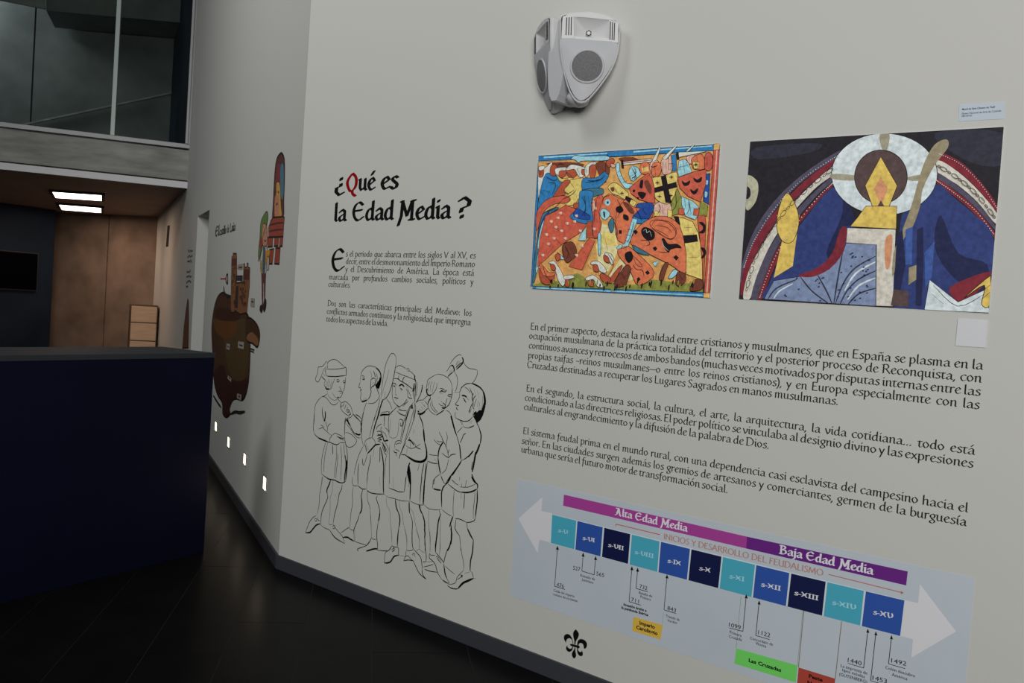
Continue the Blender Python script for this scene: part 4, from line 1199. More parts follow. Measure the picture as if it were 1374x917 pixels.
BAT = '''p A 92,150 1030,90 985,845 62,815
f A 450,180 700,190 620,300 440,270
f C 430,480 500,500 520,620 470,730 420,760 400,600
f Y 440,520 500,540 505,600 430,590
f C 560,620 640,700 600,780 500,800 470,760
F G 90,800 150,770 200,790 250,770 300,745 360,780 420,790 520,800 620,805 700,780 800,790 900,800 985,790 980,845 62,820
F N 520,130 600,125 640,150 560,160
F N 130,160 250,150 340,165 260,190
F N 400,160 450,150 455,260 420,230
p B 93,118 1030,58 1028,90 92,145
f L 120,122 460,101 460,106 120,130
f L 600,92 1020,62 1020,67 600,100
p X 1028,85 1062,82 1008,850 978,850
f P 1044,85 1050,85 996,850 990,850
p E 1030,55 1064,50 1060,84 1028,87
p E 976,850 1010,850 1008,878 974,876
p B 62,815 976,848 974,874 60,828
f L 80,820 970,860 970,866 80,826
p B 90,150 92,330 62,815 52,815 80,330
P W 92,190 130,180 165,150 158,200 120,290 95,360 90,240
P S 95,180 120,190 118,225 96,230
P W 95,175 125,172 120,190 96,195
P B 130,215 185,225 230,245 210,290 160,350 110,400 90,420 95,340
P S 160,170 185,165 195,200 180,225 155,215
P S 200,195 235,190 240,220 215,235 195,220
P W 185,185 240,178 238,195 205,200 200,235 185,215
P Y 190,215 220,240 280,230 260,250 210,255
P S 248,190 285,185 300,215 275,235 248,222
P W 240,190 265,165 310,170 350,185 345,215 320,235 300,215 285,190 250,195
P S 325,190 345,195 340,220 325,215
P W 345,230 340,185 365,155 400,150 395,165 365,175 362,215
P S 368,175 395,165 402,195 390,235 370,230
p Y 265,245 335,235 320,330 285,380 240,385 225,345 260,330 230,310 235,285
P R 80,440 100,390 150,345 230,330 265,350 240,370 180,375 120,420 85,520
P S 180,320 230,250 265,255 230,300 235,325 175,335
P T 85,560 100,480 120,425 180,395 200,400 140,440 125,500 105,600 90,700 75,780 62,780
P D 90,540 120,450 150,420 130,500 110,560
P L 88,600 105,500 125,460 118,520 100,610
P L 78,740 90,640 102,640 92,720
p R 130,440 200,405 240,380 290,400 340,470 350,490 330,520 220,590 85,715 100,560
P R 370,390 400,345 430,325 440,360 420,440 430,480 415,540 390,560 380,470
p O 470,320 500,330 560,360 600,400 640,410 600,440 520,560 505,540 510,470 480,440 430,440 415,420 440,340
P L 425,410 445,400 470,415 475,435 450,460 425,440
F K 440,415 448,420 450,450 442,440
F L 450,355 470,350 478,370 465,385 448,375
F K 460,362 468,362 468,372 460,372
P Y 465,285 500,260 545,290 575,320 555,350 520,330 490,320
F N 478,290 495,285 500,300 488,310
f K 560,330 600,350 590,375 555,355
p Y 590,350 620,365 600,395 580,370
P B 330,240 400,235 450,200 470,215 455,250 410,290 335,310
P T 330,300 430,290 440,320 410,330 360,340
P B 320,305 385,310 375,380 385,470 340,480 290,465 262,440 300,400 310,350
P D 300,400 340,420 370,440 360,460 300,450 280,430
P S 285,370 310,375 300,400 280,390
p S 355,470 380,465 382,540 410,560 350,555
P N 452,200 458,120 468,120 475,180 470,215
P S 455,150 490,130 500,150 470,180
P P 480,160 505,165 500,180 485,178
P L 270,135 290,115 340,120 460,118 460,142 330,145 310,155 290,140
p P 385,345 395,360 400,400 380,420
p P 540,150 700,130 705,140 545,165
p W 545,158 700,140 700,150 548,168
p K 535,140 545,140 550,185 540,185
P L 510,160 528,160 530,200 560,260 600,270 570,295 540,270 512,210
p L 600,170 625,180 645,215 600,255 585,240 590,195
p L 580,190 600,168 615,200 610,240 590,250 575,215
f K 592,235 612,225 612,230 594,240
P O 640,165 660,150 680,155 695,180 690,215 640,210
f Y 645,185 680,175 685,200 650,205
P P 695,150 725,140 740,160 735,200 710,215 690,190
P O 705,160 745,155 750,200 730,230 700,220
P P 750,145 785,130 800,150 805,205 760,215
p P 790,120 815,120 820,185 790,195
p B 805,115 830,108 832,200 810,200
p L 845,145 875,135 895,150 915,205 845,230 838,200
f L 850,170 885,165 890,200 850,210
P P 885,125 925,110 930,150 900,160
P O 915,130 960,108 980,130 985,185 930,190 915,165
p Y 918,150 952,150 952,185 925,188
P X 985,115 1010,100 1025,130 1018,190 985,190
p W 700,150 745,60 752,62 725,140
p W 755,130 830,60 838,62 775,140
p W 880,95 925,55 932,58 890,100
p W 840,110 845,98 985,92 990,96 850,125 838,130
p K 832,98 842,98 846,138 836,138
p D 985,215 1012,210 1005,380 975,360
F L 990,250 1000,250 998,270 990,270
F L 985,310 998,315 992,340 984,335
p G 810,280 840,300 870,370 870,420 800,440 805,400
p G 960,360 1000,385 995,440 950,445
p L 860,335 920,360 950,390 945,440 930,460 880,440 860,380
P P 715,380 760,360 800,375 800,435 720,440
p Y 718,410 745,415 740,440 712,440
p Y 785,405 810,410 808,450 785,445
p R 680,400 708,402 705,445 678,445
p R 843,400 875,400 872,435 843,430
p R 925,400 955,400 950,440 922,435
P Y 700,240 735,230 765,225 830,205 838,250 830,310 800,365 770,375 720,345 712,290
p K 750,228 775,222 805,370 775,368
p K 715,290 832,258 835,285 718,315
p R 580,290 640,240 680,210 700,230 715,290 718,370 690,370 630,350 590,320
F N 660,255 680,250 700,290 695,320 680,310 665,280
F K 640,250 655,250 650,290 635,285
F K 640,310 670,320 650,350 625,320
F K 600,300 612,300 610,312 600,312
F K 620,340 632,340 630,350
p R 838,235 920,205 990,190 990,270 960,365 895,335 850,290
F K 862,250 880,262 905,250 900,272 878,280 865,268
F K 925,235 945,245 968,230 965,255 945,262 928,252
F K 907,295 925,305 948,290 942,315 925,325 910,312
P D 620,380 650,370 700,370 712,400 680,460 640,475 600,455 610,420
P B 600,440 640,455 680,455 670,475 620,478
p L 590,450 625,460 575,600 540,605 560,570
p O 515,400 560,350 600,390 640,400 600,440 595,460 555,590 520,570 505,500
F N 545,365 580,375 605,410 605,430 580,420
F K 510,395 535,385 550,410 530,425 512,415
F K 550,430 575,440 575,465 550,455
f K 525,515 540,515 540,535 525,535
p L 512,610 530,590 545,600 525,625
P O 620,510 680,460 740,440 800,450 850,490 880,560 885,640 880,745 800,700 700,650 590,590
P O 690,480 720,460 790,470 830,510 825,550 790,560 720,520
L 3 K 700,490 720,465 780,472 825,515 825,550 795,565 740,530 700,500
L 3 K 720,490 780,500 810,530
L 3 K 720,510 760,530 790,550
P K 645,520 665,500 710,520 715,555 690,570 660,555
L 2 W 655,520 670,510 675,530 690,520 700,550
L 4 K 640,570 680,570 690,590 670,600
P K 755,570 765,560 790,590 835,590 860,610 830,610 800,620 790,635 770,610
L 2 W 757,570 765,600 790,625
L 4 K 735,630 780,635 800,615
f K 600,520 615,512 628,525 615,540
f K 705,610 720,602 732,615 718,628
f K 815,660 832,648 846,662 832,678
p Y 815,440 870,450 920,470 950,530 970,640 972,780 885,750 885,640 870,550 850,490
f K 818,440 845,442 855,490 830,470
p K 870,545 942,540 948,575 878,585
L 3 K 895,480 895,525
L 3 K 873,503 918,500
L 3 K 918,640 918,690
L 3 K 895,662 942,660
p R 945,440 985,435 990,480 978,850 972,700 960,580
P K 955,475 975,475 990,500 980,530 955,528 972,515 975,495
P K 965,610 985,615 990,640 978,662 965,662 978,640
P O 520,620 560,610 590,610 715,740 630,810 580,720 530,660
P K 560,640 590,630 600,665 580,690 562,670
L 4 K 600,700 620,725 650,730 660,760
L 3 K 600,650 640,690 650,710 620,700 600,650
f K 665,740 680,730 692,745 678,755
f K 620,775 632,765 642,778 630,790
P T 600,595 640,615 690,645 650,645 610,625
p L 705,690 745,675 720,710
P N 740,770 765,700 790,690 775,740 760,785
P N 830,800 840,740 880,750 880,790 850,815
P L 790,770 820,725 840,740 815,770
P N 905,830 930,780 972,785 970,830 920,842
P N 500,800 560,705 590,720 570,790 560,810 520,820
P S 470,790 520,720 545,705 500,790
P S 430,745 480,770 470,800 430,780
p R 258,710 365,560 400,570 330,728
p L 320,540 350,500 350,570 310,570
p L 270,600 290,590 298,635
p L 195,630 240,670 215,672
P N 230,590 280,580 300,640 250,690 225,640
P S 185,650 205,640 215,665 195,680
P S 100,720 140,740 180,750 170,800 130,805 105,780
P O 105,690 150,740 185,740 175,760 120,755
P W 150,690 180,680 210,720 230,760 240,790 225,815 200,780 190,740 170,700
P W 235,760 280,755 285,770 240,780
P S 160,700 180,700 190,725 170,730
P S 240,785 262,780 262,815 240,815
P W 380,685 410,680 440,700 460,730 450,745 420,730 410,700 380,700
P S 388,705 410,700 420,735 395,735
P W 350,770 390,755 430,790 440,820 410,815 390,780 355,785
P S 362,785 385,785 390,815 365,812
P W 450,640 480,640 500,670 490,700 470,670
P S 445,650 470,660 475,690 450,680
P T 470,480 495,450 500,500 485,530
P L 414,540 430,540 428,640 418,640
'''
mb, z, cv, zz = art('p', BAT, 700, 180, 3.9857, PB, t, ow=2.9, quad=BQ)
def dab(x, y, w_, h_, c, rot=0):
    pts = [(x + w_ * math.cos(a) * math.cos(rot) - h_ * math.sin(a) * math.sin(rot), y + w_ * math.cos(a) * math.sin(rot) + h_ * math.sin(a) * math.cos(rot)) for a in [i * math.tau / 7 for i in range(7)]]
    mb.poly([W1.at(*cv(p), z) for p in pts], srgb(*PB[c], K))
for x, y in ((200, 450), (165, 470), (250, 480), (220, 520), (180, 560), (150, 590), (240, 560), (290, 470), (120, 650), (215, 425), (190, 500), (330, 600), (300, 650), (320, 520), (395, 510), (400, 400), (300, 440), (140, 540)):
    z += STEP; dab(x, y, 10, 6, 'P', .7); z += STEP; dab(x + 4, y - 4, 5, 3, 'W', .7)
for i in range(46): z += STEP; x = random.uniform(110, 960); dab(x, random.uniform(785, 830), 4, random.uniform(9, 20), random.choice('KKGG'), .15)
for x, y in ((808, 232), (733, 262), (805, 330), (745, 335), (940, 165), (545, 318)):
    for a in (0, math.pi / 2): z += STEP; dab(x, y, 12, 2.2, 'K', a)
for q in ("330,335 350,380 345,440", "300,330 320,400", "150,260 190,270 170,330", "120,300 160,310", "225,350 270,330 300,300", "240,385 270,350", "360,250 420,250 455,222", "620,400 640,440 650,465", "550,260 575,250", "530,230 545,222", "520,205 532,200", "566,540 590,545", "572,510 596,512", "560,570 580,575", "900,350 905,400 890,430", "740,375 750,400 735,430", "830,380 850,350", "760,200 765,150", "725,230 720,170", "870,140 880,210", "945,120 950,185", "620,180 612,240", "1000,125 1000,170", "345,330 350,400 330,440", "365,330 372,390", "140,230 180,250 200,240", "100,300 130,330", "235,300 255,320 290,300", "270,260 290,290", "350,260 390,255 440,240", "860,160 855,195", "888,150 900,180", "845,180 900,168", "600,185 615,215 625,240", "590,230 625,205", "735,170 712,178 700,175", "780,150 782,200", "795,160 818,160", "808,120 806,190", "925,170 950,166", "660,170 662,200", "655,395 670,430", "690,375 690,440", "880,345 885,400", "905,370 915,430", "830,300 835,380 815,410", "760,380 765,430", "610,470 592,540 575,580", "520,350 540,400 520,450", "480,330 450,340 440,380", "500,460 520,520 515,560", "240,600 260,640 245,670", "190,560 230,600", "410,350 400,420 395,480", "120,700 140,760 170,790", "150,715 175,745", "400,750 430,760", "360,700 380,720", "540,740 560,780", "600,720 560,770", "760,700 750,760", "850,750 870,780", "470,640 500,700 470,760", "180,600 150,640", "455,560 470,620", "130,420 180,400 230,350", "90,240 120,200", "96,205 118,204", "250,205 280,230", "305,185 320,220", "350,170 356,210", "200,170 215,160 235,165", "500,280 520,310", "505,300 540,330"):
    z += STEP; ribbon(mb, W1, [cv(p) for p in cat_rom([tuple(float(c) for c in p.split(',')) for p in q.split()], 4)], 3 * zz, z, srgb(26, 22, 26, K))
mb.build('printed_scene', M['ink'], t)
PM = dict(K=(36, 34, 40), Z=(48, 48, 62), C=(168, 168, 146), V=(78, 74, 92), X=(118, 40, 52), W=(196, 192, 182), M=(120, 40, 52), B=(48, 60, 112), D=(34, 38, 72), H=(196, 206, 218), A=(150, 145, 126), N=(82, 66, 66), Y=(206, 178, 92), O=(198, 140, 104), Q=(118, 132, 164), U=(142, 132, 108), T=(60, 86, 150))
t = sheet('decorative_picture', 'dark blue, red and ochre print with a pale disc, right of the two pictures', MQ := [(1007.3, 190.4), (1347.2, 170.1), (1327, 420.4), (992.2, 401.5)])
MUR = '''p K 70,180 936,130 885,765 31,717
F Z 90,200 300,185 280,215 100,240
F Z 700,150 930,150 925,260 800,240
F C 55,300 90,310 97,345 85,390 55,410
F K 55,335 68,340 70,365 56,375
F V 31,640 75,500 150,385 250,290 365,215 372,228 260,305 165,400 95,510 45,650
F X 35,690 50,600 95,500 165,405 260,310 368,232 362,250 270,330 180,425 115,520 65,620 45,700
F W 45,712 65,620 115,525 180,430 270,335 360,258 355,290 290,340 200,440 140,530 95,630 70,714
F V 72,714 95,630 140,535 200,445 290,350 355,295 352,315 300,360 220,455 160,545 120,640 95,716
F X 95,716 120,640 160,550 220,460 300,370 352,318 350,332 310,372 235,465 175,560 135,650 110,716
F M 715,215 790,250 860,320 915,400 913,420 850,345 780,280 712,240
F W 712,243 780,283 850,348 912,425 908,460 845,385 775,325 710,285
F V 710,285 775,328 845,388 906,465 905,480 840,405 770,345 708,305
F M 708,305 770,348 840,408 903,488 901,505 835,425 765,365 706,322
F B 110,716 140,650 180,560 240,465 352,335 400,400 430,470 380,600 240,640 180,680
F B 590,420 640,400 705,325 765,370 835,430 900,510 885,765 560,745 570,600
F D 390,370 430,460 380,480 370,600 330,560 380,440
F D 720,430 780,560 880,600 860,700 760,640 700,540
E 528,291,181,140 H
F A 512,155 545,153 538,205 520,205
F A 350,290 430,295 425,312 352,308
F A 610,300 680,290 660,312 612,312
E 516,300,90,92 N
p Y 516,232 572,330 530,438 500,438 462,330
f O 516,300 540,340 516,400 492,340
f N 516,380 532,408 516,440 500,408
p Y 435,440 465,400 570,400 568,478 412,470
f W 402,475 566,480 556,742 500,740 502,532 398,524
F O 530,520 555,500 548,600 532,610
p Q 398,526 500,532 498,742 118,718 150,655 240,640 340,615 385,560
L 5 Z 500,570 430,610 390,660 360,735
L 5 Z 500,620 440,650 400,690 375,738
L 5 Z 500,680 440,700 400,740
L 5 Z 385,560 370,640 355,735
L 5 Z 240,640 280,690 340,735
L 5 Z 300,635 330,690 350,735
L 6 H 498,590 430,630 392,690
L 6 H 498,645 440,672 402,720
L 5 Z 230,650 160,680 130,718
L 5 H 215,665 170,690 150,716
F X 378,478 400,480 385,560 340,615 280,642 235,636 300,610 350,560
f Y 160,430 238,430 215,605 150,645 178,520
P Y 160,470 170,400 196,355 226,400 236,460 215,520 180,520
F U 740,172 745,200 700,260 660,340 650,400 625,470 590,520 570,600 555,640 560,560 590,480 620,400 640,330 665,250 700,190
f U 612,610 655,595 652,640 610,670
f D 570,500 590,480 600,600 580,700 560,700
f D 640,480 660,470 662,600 655,740 635,740
f T 600,480 625,470 622,600 600,600
f T 665,560 700,520 690,640 668,680
F X 750,680 830,640 890,625 885,650 820,720 790,745 770,720
f N 560,685 610,690 610,745 550,740
p H 683,652 780,728 885,680 885,765 665,755
L 2 K 695,670 778,742 870,700
L 2 K 690,700 730,735
P Y 800,715 880,645 892,650 888,740 860,735 870,670
L 3 K 865,690 888,670
L 3 K 865,715 888,695
'''
mb, z, cv, zz = art('p', MUR, 980, 120, 2.5482, PM, t, ow=2.2, quad=MQ)
def dotrow(pts, c, r_, n):
    global z
    P = cat_rom(pts, 8); m_ = len(P) - 1
    for i in range(n):
        f = i / (n - 1) * m_; a = int(min(f, m_ - 1)); f -= a; x = P[a][0] * (1 - f) + P[a + 1][0] * f; y = P[a][1] * (1 - f) + P[a + 1][1] * f; z += STEP
        mb.poly([W1.at(*cv((x + r_ * math.cos(k), y + r_ * math.sin(k))), z) for k in [j * math.tau / 6 for j in range(6)]], srgb(*PM[c], K))
def ovals(pts, n):
    global z
    P = cat_rom(pts, 8); m_ = len(P) - 1
    for i in range(n):
        f = (i + .5) / n * m_; a = int(f); f -= a; A_, B_ = Vector(P[a]), Vector(P[a + 1]); c = A_.lerp(B_, f); d = (B_ - A_).normalized(); nn = Vector((-d.y, d.x)); z += STEP
        w1_, w2_ = (13, 6) if i % 2 else (7, 3)
        ribbon(mb, W1, [cv(c + d * w1_ * math.cos(k) + nn * w2_ * math.sin(k)) for k in [j * math.tau / 12 for j in range(12)]], 1.8 * zz, z, srgb(60, 52, 50, K), closed=True)
dotrow([(48, 610), (85, 515), (160, 400), (255, 303), (368, 228)], 'H', 1.6, 60); dotrow([(103, 712), (128, 640), (168, 550), (230, 460), (305, 367), (352, 322)], 'W', 2, 46)
dotrow([(716, 222), (790, 258), (860, 328), (914, 410)], 'H', 1.6, 34); dotrow([(708, 313), (768, 356), (840, 416), (902, 495)], 'W', 2, 32)
ovals([(58, 690), (92, 570), (150, 470), (235, 370), (350, 275)], 22); ovals([(712, 262), (785, 308), (850, 366), (908, 442)], 13)
for i in range(60):
    x, y = random.uniform(140, 490), random.uniform(545, 725)
    if y > 1100 - 1.6 * x - 200 and (x > 375 or y > 640): dotrow([(x, y), (x + 1, y), (x + 2, y)], 'D', 2.2, 2)
mb.build('printed_scene', M['ink'], t)

# ---- small label and blank card
t = sheet('picture_label', 'small pale blue caption label above the right picture', [(1287.1, 140.7), (1347.9, 136.4), (1347.1, 159.6), (1286.3, 163)], .0012, 'lblue', 'label')
for tx, a, b_, c in (('Mural de Sant Climent de Taüll', (1291.1, 148.1), (1334.8, 144.8), 1), ('Museo Nacional de Arte de Cataluña', (1290.7, 153.9), (1343.5, 149.9), 0), ('(Barcelona)', (1290.7, 157), (1304.2, 156), 0)):
    sans(W1, tx, a, b_, M['dnavy'], 'text_line', t, cap=zdist(W1, 1300, 145, 147.6), lift=.0018, bold=.01 * c)
t = sheet('blank_card', 'small square white card under the lower right corner of the right picture', [(1285.7, 427.9), (1325.3, 430.5), (1322, 466.8), (1282.1, 464.2)], .003, 'paper', 'card')

# ---- timeline panel
BR = (W1.uz(1308, 776)[0] , 0)
t = empty('timeline_panel', W1.at(*W1.uz(684.5, 800))); tag(t, 'long pale blue printed timeline panel of the centuries with arrow ends', 'panel')
tl = W1.uz(694.6, 643); trp = W1.uz(1308, 776); bl_ = W1.uz(684.5, 800); zb = W1.uz(960, 893.5)[1]
ztop = (tl[1] + trp[1]) / 2
mb = MB(); mb.prism([W1.at(p[0], p[1], .001) for p in ((bl_[0], bl_[1]), (trp[0], zb), (trp[0], trp[1]), (tl[0], tl[1]))], (0, .0008, 0)); mb.build('backing_sheet', M['panel'], t)
def flat(name, pts, m, lift=.0013, label=None):
    mb = MB(); mb.poly([W1.at(*W1.uz(*p), lift) for p in pts]); o = mb.build(name, M[m], t)
    if label: o['label'] = label
    return o
flat('arrow_head', [(695.7, 696.3), (728, 667.3), (726.8, 686), (741, 689), (739, 728.5), (724, 724.5), (721.7, 742.8)], 'arrow', label='pale arrow end pointing left')
flat('arrow_head', [(1213.6, 805.4), (1231.9, 809.7), (1234.6, 784.3), (1283, 847.7), (1222.8, 883), (1225.1, 858.1), (1208, 853.8)], 'arrow', label='pale arrow end pointing right')
flat('header_band', [(756.9, 664), (1002.5, 720.4), (1001.6, 736.4), (755.8, 678.9)], 'magenta', label='magenta band of the early Middle Ages')
flat('header_band', [(1002.5, 720.4), (1218.2, 767.1), (1216.1, 785.9), (1001.6, 736.4)], 'violet', label='violet band of the late Middle Ages')
flat('box_strip', [(739.6, 690), (1214.3, 805.6), (1208.3, 854.4), (738, 729.2)], 'gap', .0015)
xt = [(741.3, 773.6), (775.2, 809.1), (811.2, 846), (848.2, 885.3), (887.2, 926.1), (928.1, 968.4), (970.4, 1013.4), (1015.1, 1059.4), (1062, 1108.2), (1110.6, 1159.4), (1162.1, 1213.8)]
yt = lambda x: 690.9 + (x - 741.3) * (115.1 / 472.5) + 1.0 * math.sin((x - 741.3) / 472.5 * math.pi)
xb = [(739.4, 770.9), (772.3, 805.9), (808, 843), (845, 882.3), (883.8, 922), (924, 964), (965.8, 1008.6), (1010.6, 1054.8), (1057, 1103.3), (1105.4, 1154.5), (1156.6, 1208)]
yb = lambda x: 729 + (x - 740) * (124.8 / 468) + .8 * math.sin((x - 740) / 468 * math.pi)
nums = ['s-V', 's-VI', 's-VII', 's-VIII', 's-IX', 's-X', 's-XI', 's-XII', 's-XIII', 's-XIV', 's-XV']
npos = [((749.1, 714), (761.5, 717)), ((782, 724.4), (798, 728)), ((816.2, 733.6), (836.8, 738.8)), ((851.8, 743.4), (877, 749.2)), ((895.8, 755), (913.5, 759)), ((938.4, 765), (953.2, 768.6)), ((978.6, 775.8), (998.6, 780.6)), ((1021.3, 786.8), (1047.4, 793)), ((1065.9, 798.2), (1097.8, 806)), ((1116.6, 811.2), (1147.8, 818.4)), ((1171.6, 824.2), (1197.5, 830.2))]
for i in range(11):
    c = ('teal', 'blue', 'dnavy')[i % 3]; a, b_ = xt[i]; d_, e_ = xb[i]
    o = flat('century_box', [(a, yt(a)), (b_, yt(b_)), (e_, yb(e_)), (d_, yb(d_))], c, .0018, ('turquoise', 'blue', 'dark navy')[i % 3] + ' century box')
    q = pen_line(W1, nums[i], npos[i][0], npos[i][1], zdist(W1, 1000, 776.5, 780.6) , M['lettb'] if i % 3 == 0 else M['lett'], 'numeral', None, GT, .19, .1, lift=.0022); q.parent = o
xT = zdist(W1, 1080, 745.5, 753)
pen_line(W1, 'Alta Edad Media', (825.4, 691), (921.8, 713.6), xT, M['lett'], 'header_text', t, GT, .22, .1, lift=.0018)
pen_line(W1, 'Baja Edad Media', (1046, 742.6), (1170.8, 771.2), xT, M['lett'], 'header_text', t, GT, .22, .1, lift=.0018)
pen_line(W1, 'INICIOS Y DESARROLLO DEL FEUDALISMO', (890.6, 723.4), (1104.3, 773), zdist(W1, 1000, 741, 749) / 1.5, M['salmon'], 'subtitle_text', t, G, .16, .09, lift=.0018)
def line(name, pts, w_, m, parent=None, lift=.0019, head=None, label=None):
    mb = MB(); sc_ = zdist(W1, pts[0][0], pts[0][1] - .5, pts[0][1] + .5)
    for a, b_ in zip(pts, pts[1:]): ribbon(mb, W1, [W1.uz(*a), W1.uz(*b_)], w_ * sc_, lift, taper=False)
    if head:
        for hx, hy, s in head: mb.poly([W1.at(*W1.uz(*p), lift + STEP) for p in ((hx, hy), (hx - s * .42, hy + s), (hx + s * .38, hy + s * 1.12))])
    o = mb.build(name, M[m], parent or t)
    if label: o['label'] = label
    return o
line('orange_rule', [(826.5, 706), (827, 703.6), (885.9, 717.7)], 1.1, 'orange'); 
o = line('orange_rule', [(1112, 771), (1211.8, 795.7)], 1.1, 'orange')
flat('rule_tip', [(1213, 796), (1209.5, 793.2), (1209, 797.6)], 'orange', .002)
for a, b_, w_, m in (((994.6, 800.4), (988, 870), .7, 'dotg'), ((1078.9, 819.8), (1071.6, 896), .9, 'dot'), ((1077.6, 819.6), (1070.2, 893), .6, 'dotg'), ((1129.5, 834), (1121, 911), .9, 'dot'), ((890.6, 823), (889.4, 839), .5, 'dotg')): line('guide_line', [a, b_], w_, m, lift=.00175)
def callout(pts, heads, texts, cap):
    o = line('callout', pts, .85, 'black', head=[(x, y, 5.2) for x, y in heads])
    for tx, a, b_, c, bo in texts:
        q = sans(W1, tx, a, b_, M['black'], 'caption', None, cap=zdist(W1, a[0], a[1] - c, a[1]), bold=bo); q.parent = o
D_ = 5.6; T_ = 3.7
callout([(748.4, 734), (744.6, 786.9), (758.4, 791.3)], [(748.4, 732.5)], [('476', (747.1, 787), (756.9, 789.6), D_, 0), ('Caída del imperio', (743.2, 793.9), (771.1, 802.3), T_, 0), ('romano de occidente', (742.7, 799), (775.2, 808.5), T_, 0)], 1)
callout([(782.9, 743), (781.1, 766.5), (797.6, 771.7), (799.6, 748)], [(782.9, 741.6), (799.6, 746.2)], [('527', (769.2, 764.5), (778.8, 766.9), D_, 0), ('565', (800.4, 772.2), (810.9, 774.9), D_, 0), ('Reinado de', (779.2, 773.8), (798.4, 779.2), T_, 0), ('Justiniano', (780.9, 779.4), (796.6, 783.8), T_, 0)], 1)
callout([(848.3, 761), (844.4, 807.6), (860.3, 812.4)], [(848.3, 759.8)], [('711', (847.2, 807), (857.5, 810), D_, 0), ('Invasión árabe a', (837, 812.8), (867.9, 821.4), T_, .03), ('la península Ibérica', (834.2, 816.9), (870.1, 827.2), T_, .03)], 1)
callout([(856, 763), (853.8, 789.9), (869.5, 794.5)], [(856, 761.8)], [('732', (858.4, 789.4), (868.8, 792.3), D_, 0), ('Batalla de', (857.7, 797), (875.4, 802), T_, 0), ('Poitiers', (859.7, 802.4), (873.2, 806.6), T_, 0)], 1)
callout([(895.4, 772), (891.3, 818.7), (907.4, 823.5)], [(895.4, 770.9)], [('843', (895.7, 818.5), (907.2, 821.9), D_, 0), ('Tratado de', (893.7, 828), (912, 833.7), T_, 0), ('Verdún', (895.7, 834.2), (908.7, 837.8), T_, 0)], 1)
callout([(1001.7, 799), (997.1, 847.5), (978.9, 842.9)], [(1001.7, 797.6)], [('1099', (978.2, 841), (994.2, 845.2), D_ + .3, 0), ('Primera', (979.5, 850), (995.2, 855.2), T_ + .4, 0), ('Cruzada', (978.2, 855.8), (995.5, 860.6), T_ + .4, 0)], 1)
callout([(1019, 807), (1014.4, 853), (1033.1, 858.6)], [(1019, 805.9)], [('1122', (1017.6, 851.3), (1033.6, 855.6), D_ + .5, 0), ('Concordato de', (1006.6, 858), (1037.3, 867), T_ + .4, 0), ('Worms', (1014.2, 865.2), (1028.4, 869.6), T_ + .4, 0)], 1)
callout([(1164.9, 845), (1159.1, 896.7), (1137.9, 890.3)], [(1164.9, 843.8)], [('1440', (1137.7, 888.6), (1156.2, 893.4), D_ + .6, 0), ('La imprenta de', (1128.5, 895.2), (1164, 905.6), T_ + .6, 0), ('tipos móviles', (1130, 900.7), (1160.6, 910.4), T_ + .6, 0), ('(GUTENBERG)', (1126.3, 906.6), (1163.7, 917.4), T_ + .6, 0)], 1)
callout([(1175.6, 849), (1168.5, 913.6), (1188, 919.6)], [(1175.6, 847.3)], [('1453', (1170.8, 912.3), (1190.2, 917.4), D_ + .6, 0)], 1)
callout([(1196.6, 854), (1192.5, 891.1), (1214.9, 897.5)], [(1196.6, 852.4)], [('1492', (1196, 889.1), (1216.2, 894), D_ + .6, 0), ('Colón descubre', (1188.1, 897.6), (1227.9, 909.3), T_ + .6, 0), ('América', (1196.8, 907), (1217.7, 913.2), T_ + .6, 0)], 1)
for pts, m, lab, tx in (([(850.3, 827.9), (889.4, 839), (886.5, 858.6), (848.6, 846.8)], 'yellow', 'amber period box', [('Imperio', (858.4, 838), (878.9, 844.2)), ('Carolingio', (853.8, 843.8), (882.6, 852.9))]),
                        ([(988.3, 870.3), (1070.3, 893.2), (1068.2, 916), (985.8, 890.8)], 'green', 'green period box', [('Las Cruzadas', (1004.8, 888.2), (1048.4, 902))]),
                        ([(1071.9, 896), (1121, 911), (1118.6, 936), (1069.6, 921)], 'redp', 'brick red period box', [('Peste', (1085.5, 909.4), (1104, 915.2)), ('Negra', (1083.5, 918), (1104, 924.4))])):
    o = flat('period_box', pts, m, .0018, lab)
    for s, a, b_ in tx: q = sans(W1, s, a, b_, M['black'], 'caption', None, cap=zdist(W1, a[0], a[1] - 5, a[1]), bold=.035); q.parent = o

# ================================================================== MURAL WALL
def col2(c): return srgb(*c, 2.0)
def patch(mb, s, c, lift, smooth=True, ow=0, pl=None):
    pl = pl or W2; px = [tuple(float(q) for q in p.split(',')) for p in s.split()]
    if smooth: px = cat_rom(px, 3, True)
    mb.poly([pl.at(*pl.uz(*p), lift) for p in px], col2(c))
    if ow: ribbon(mb, pl, [pl.uz(*p) for p in px], ow, lift + STEP, col2((22, 15, 13)), closed=True)
def stroke2(mb, s, c, w_, lift):
    px = cat_rom([tuple(float(q) for q in p.split(',')) for p in s.split()], 3); ribbon(mb, W2, [W2.uz(*p) for p in px], w_, lift, col2(c))
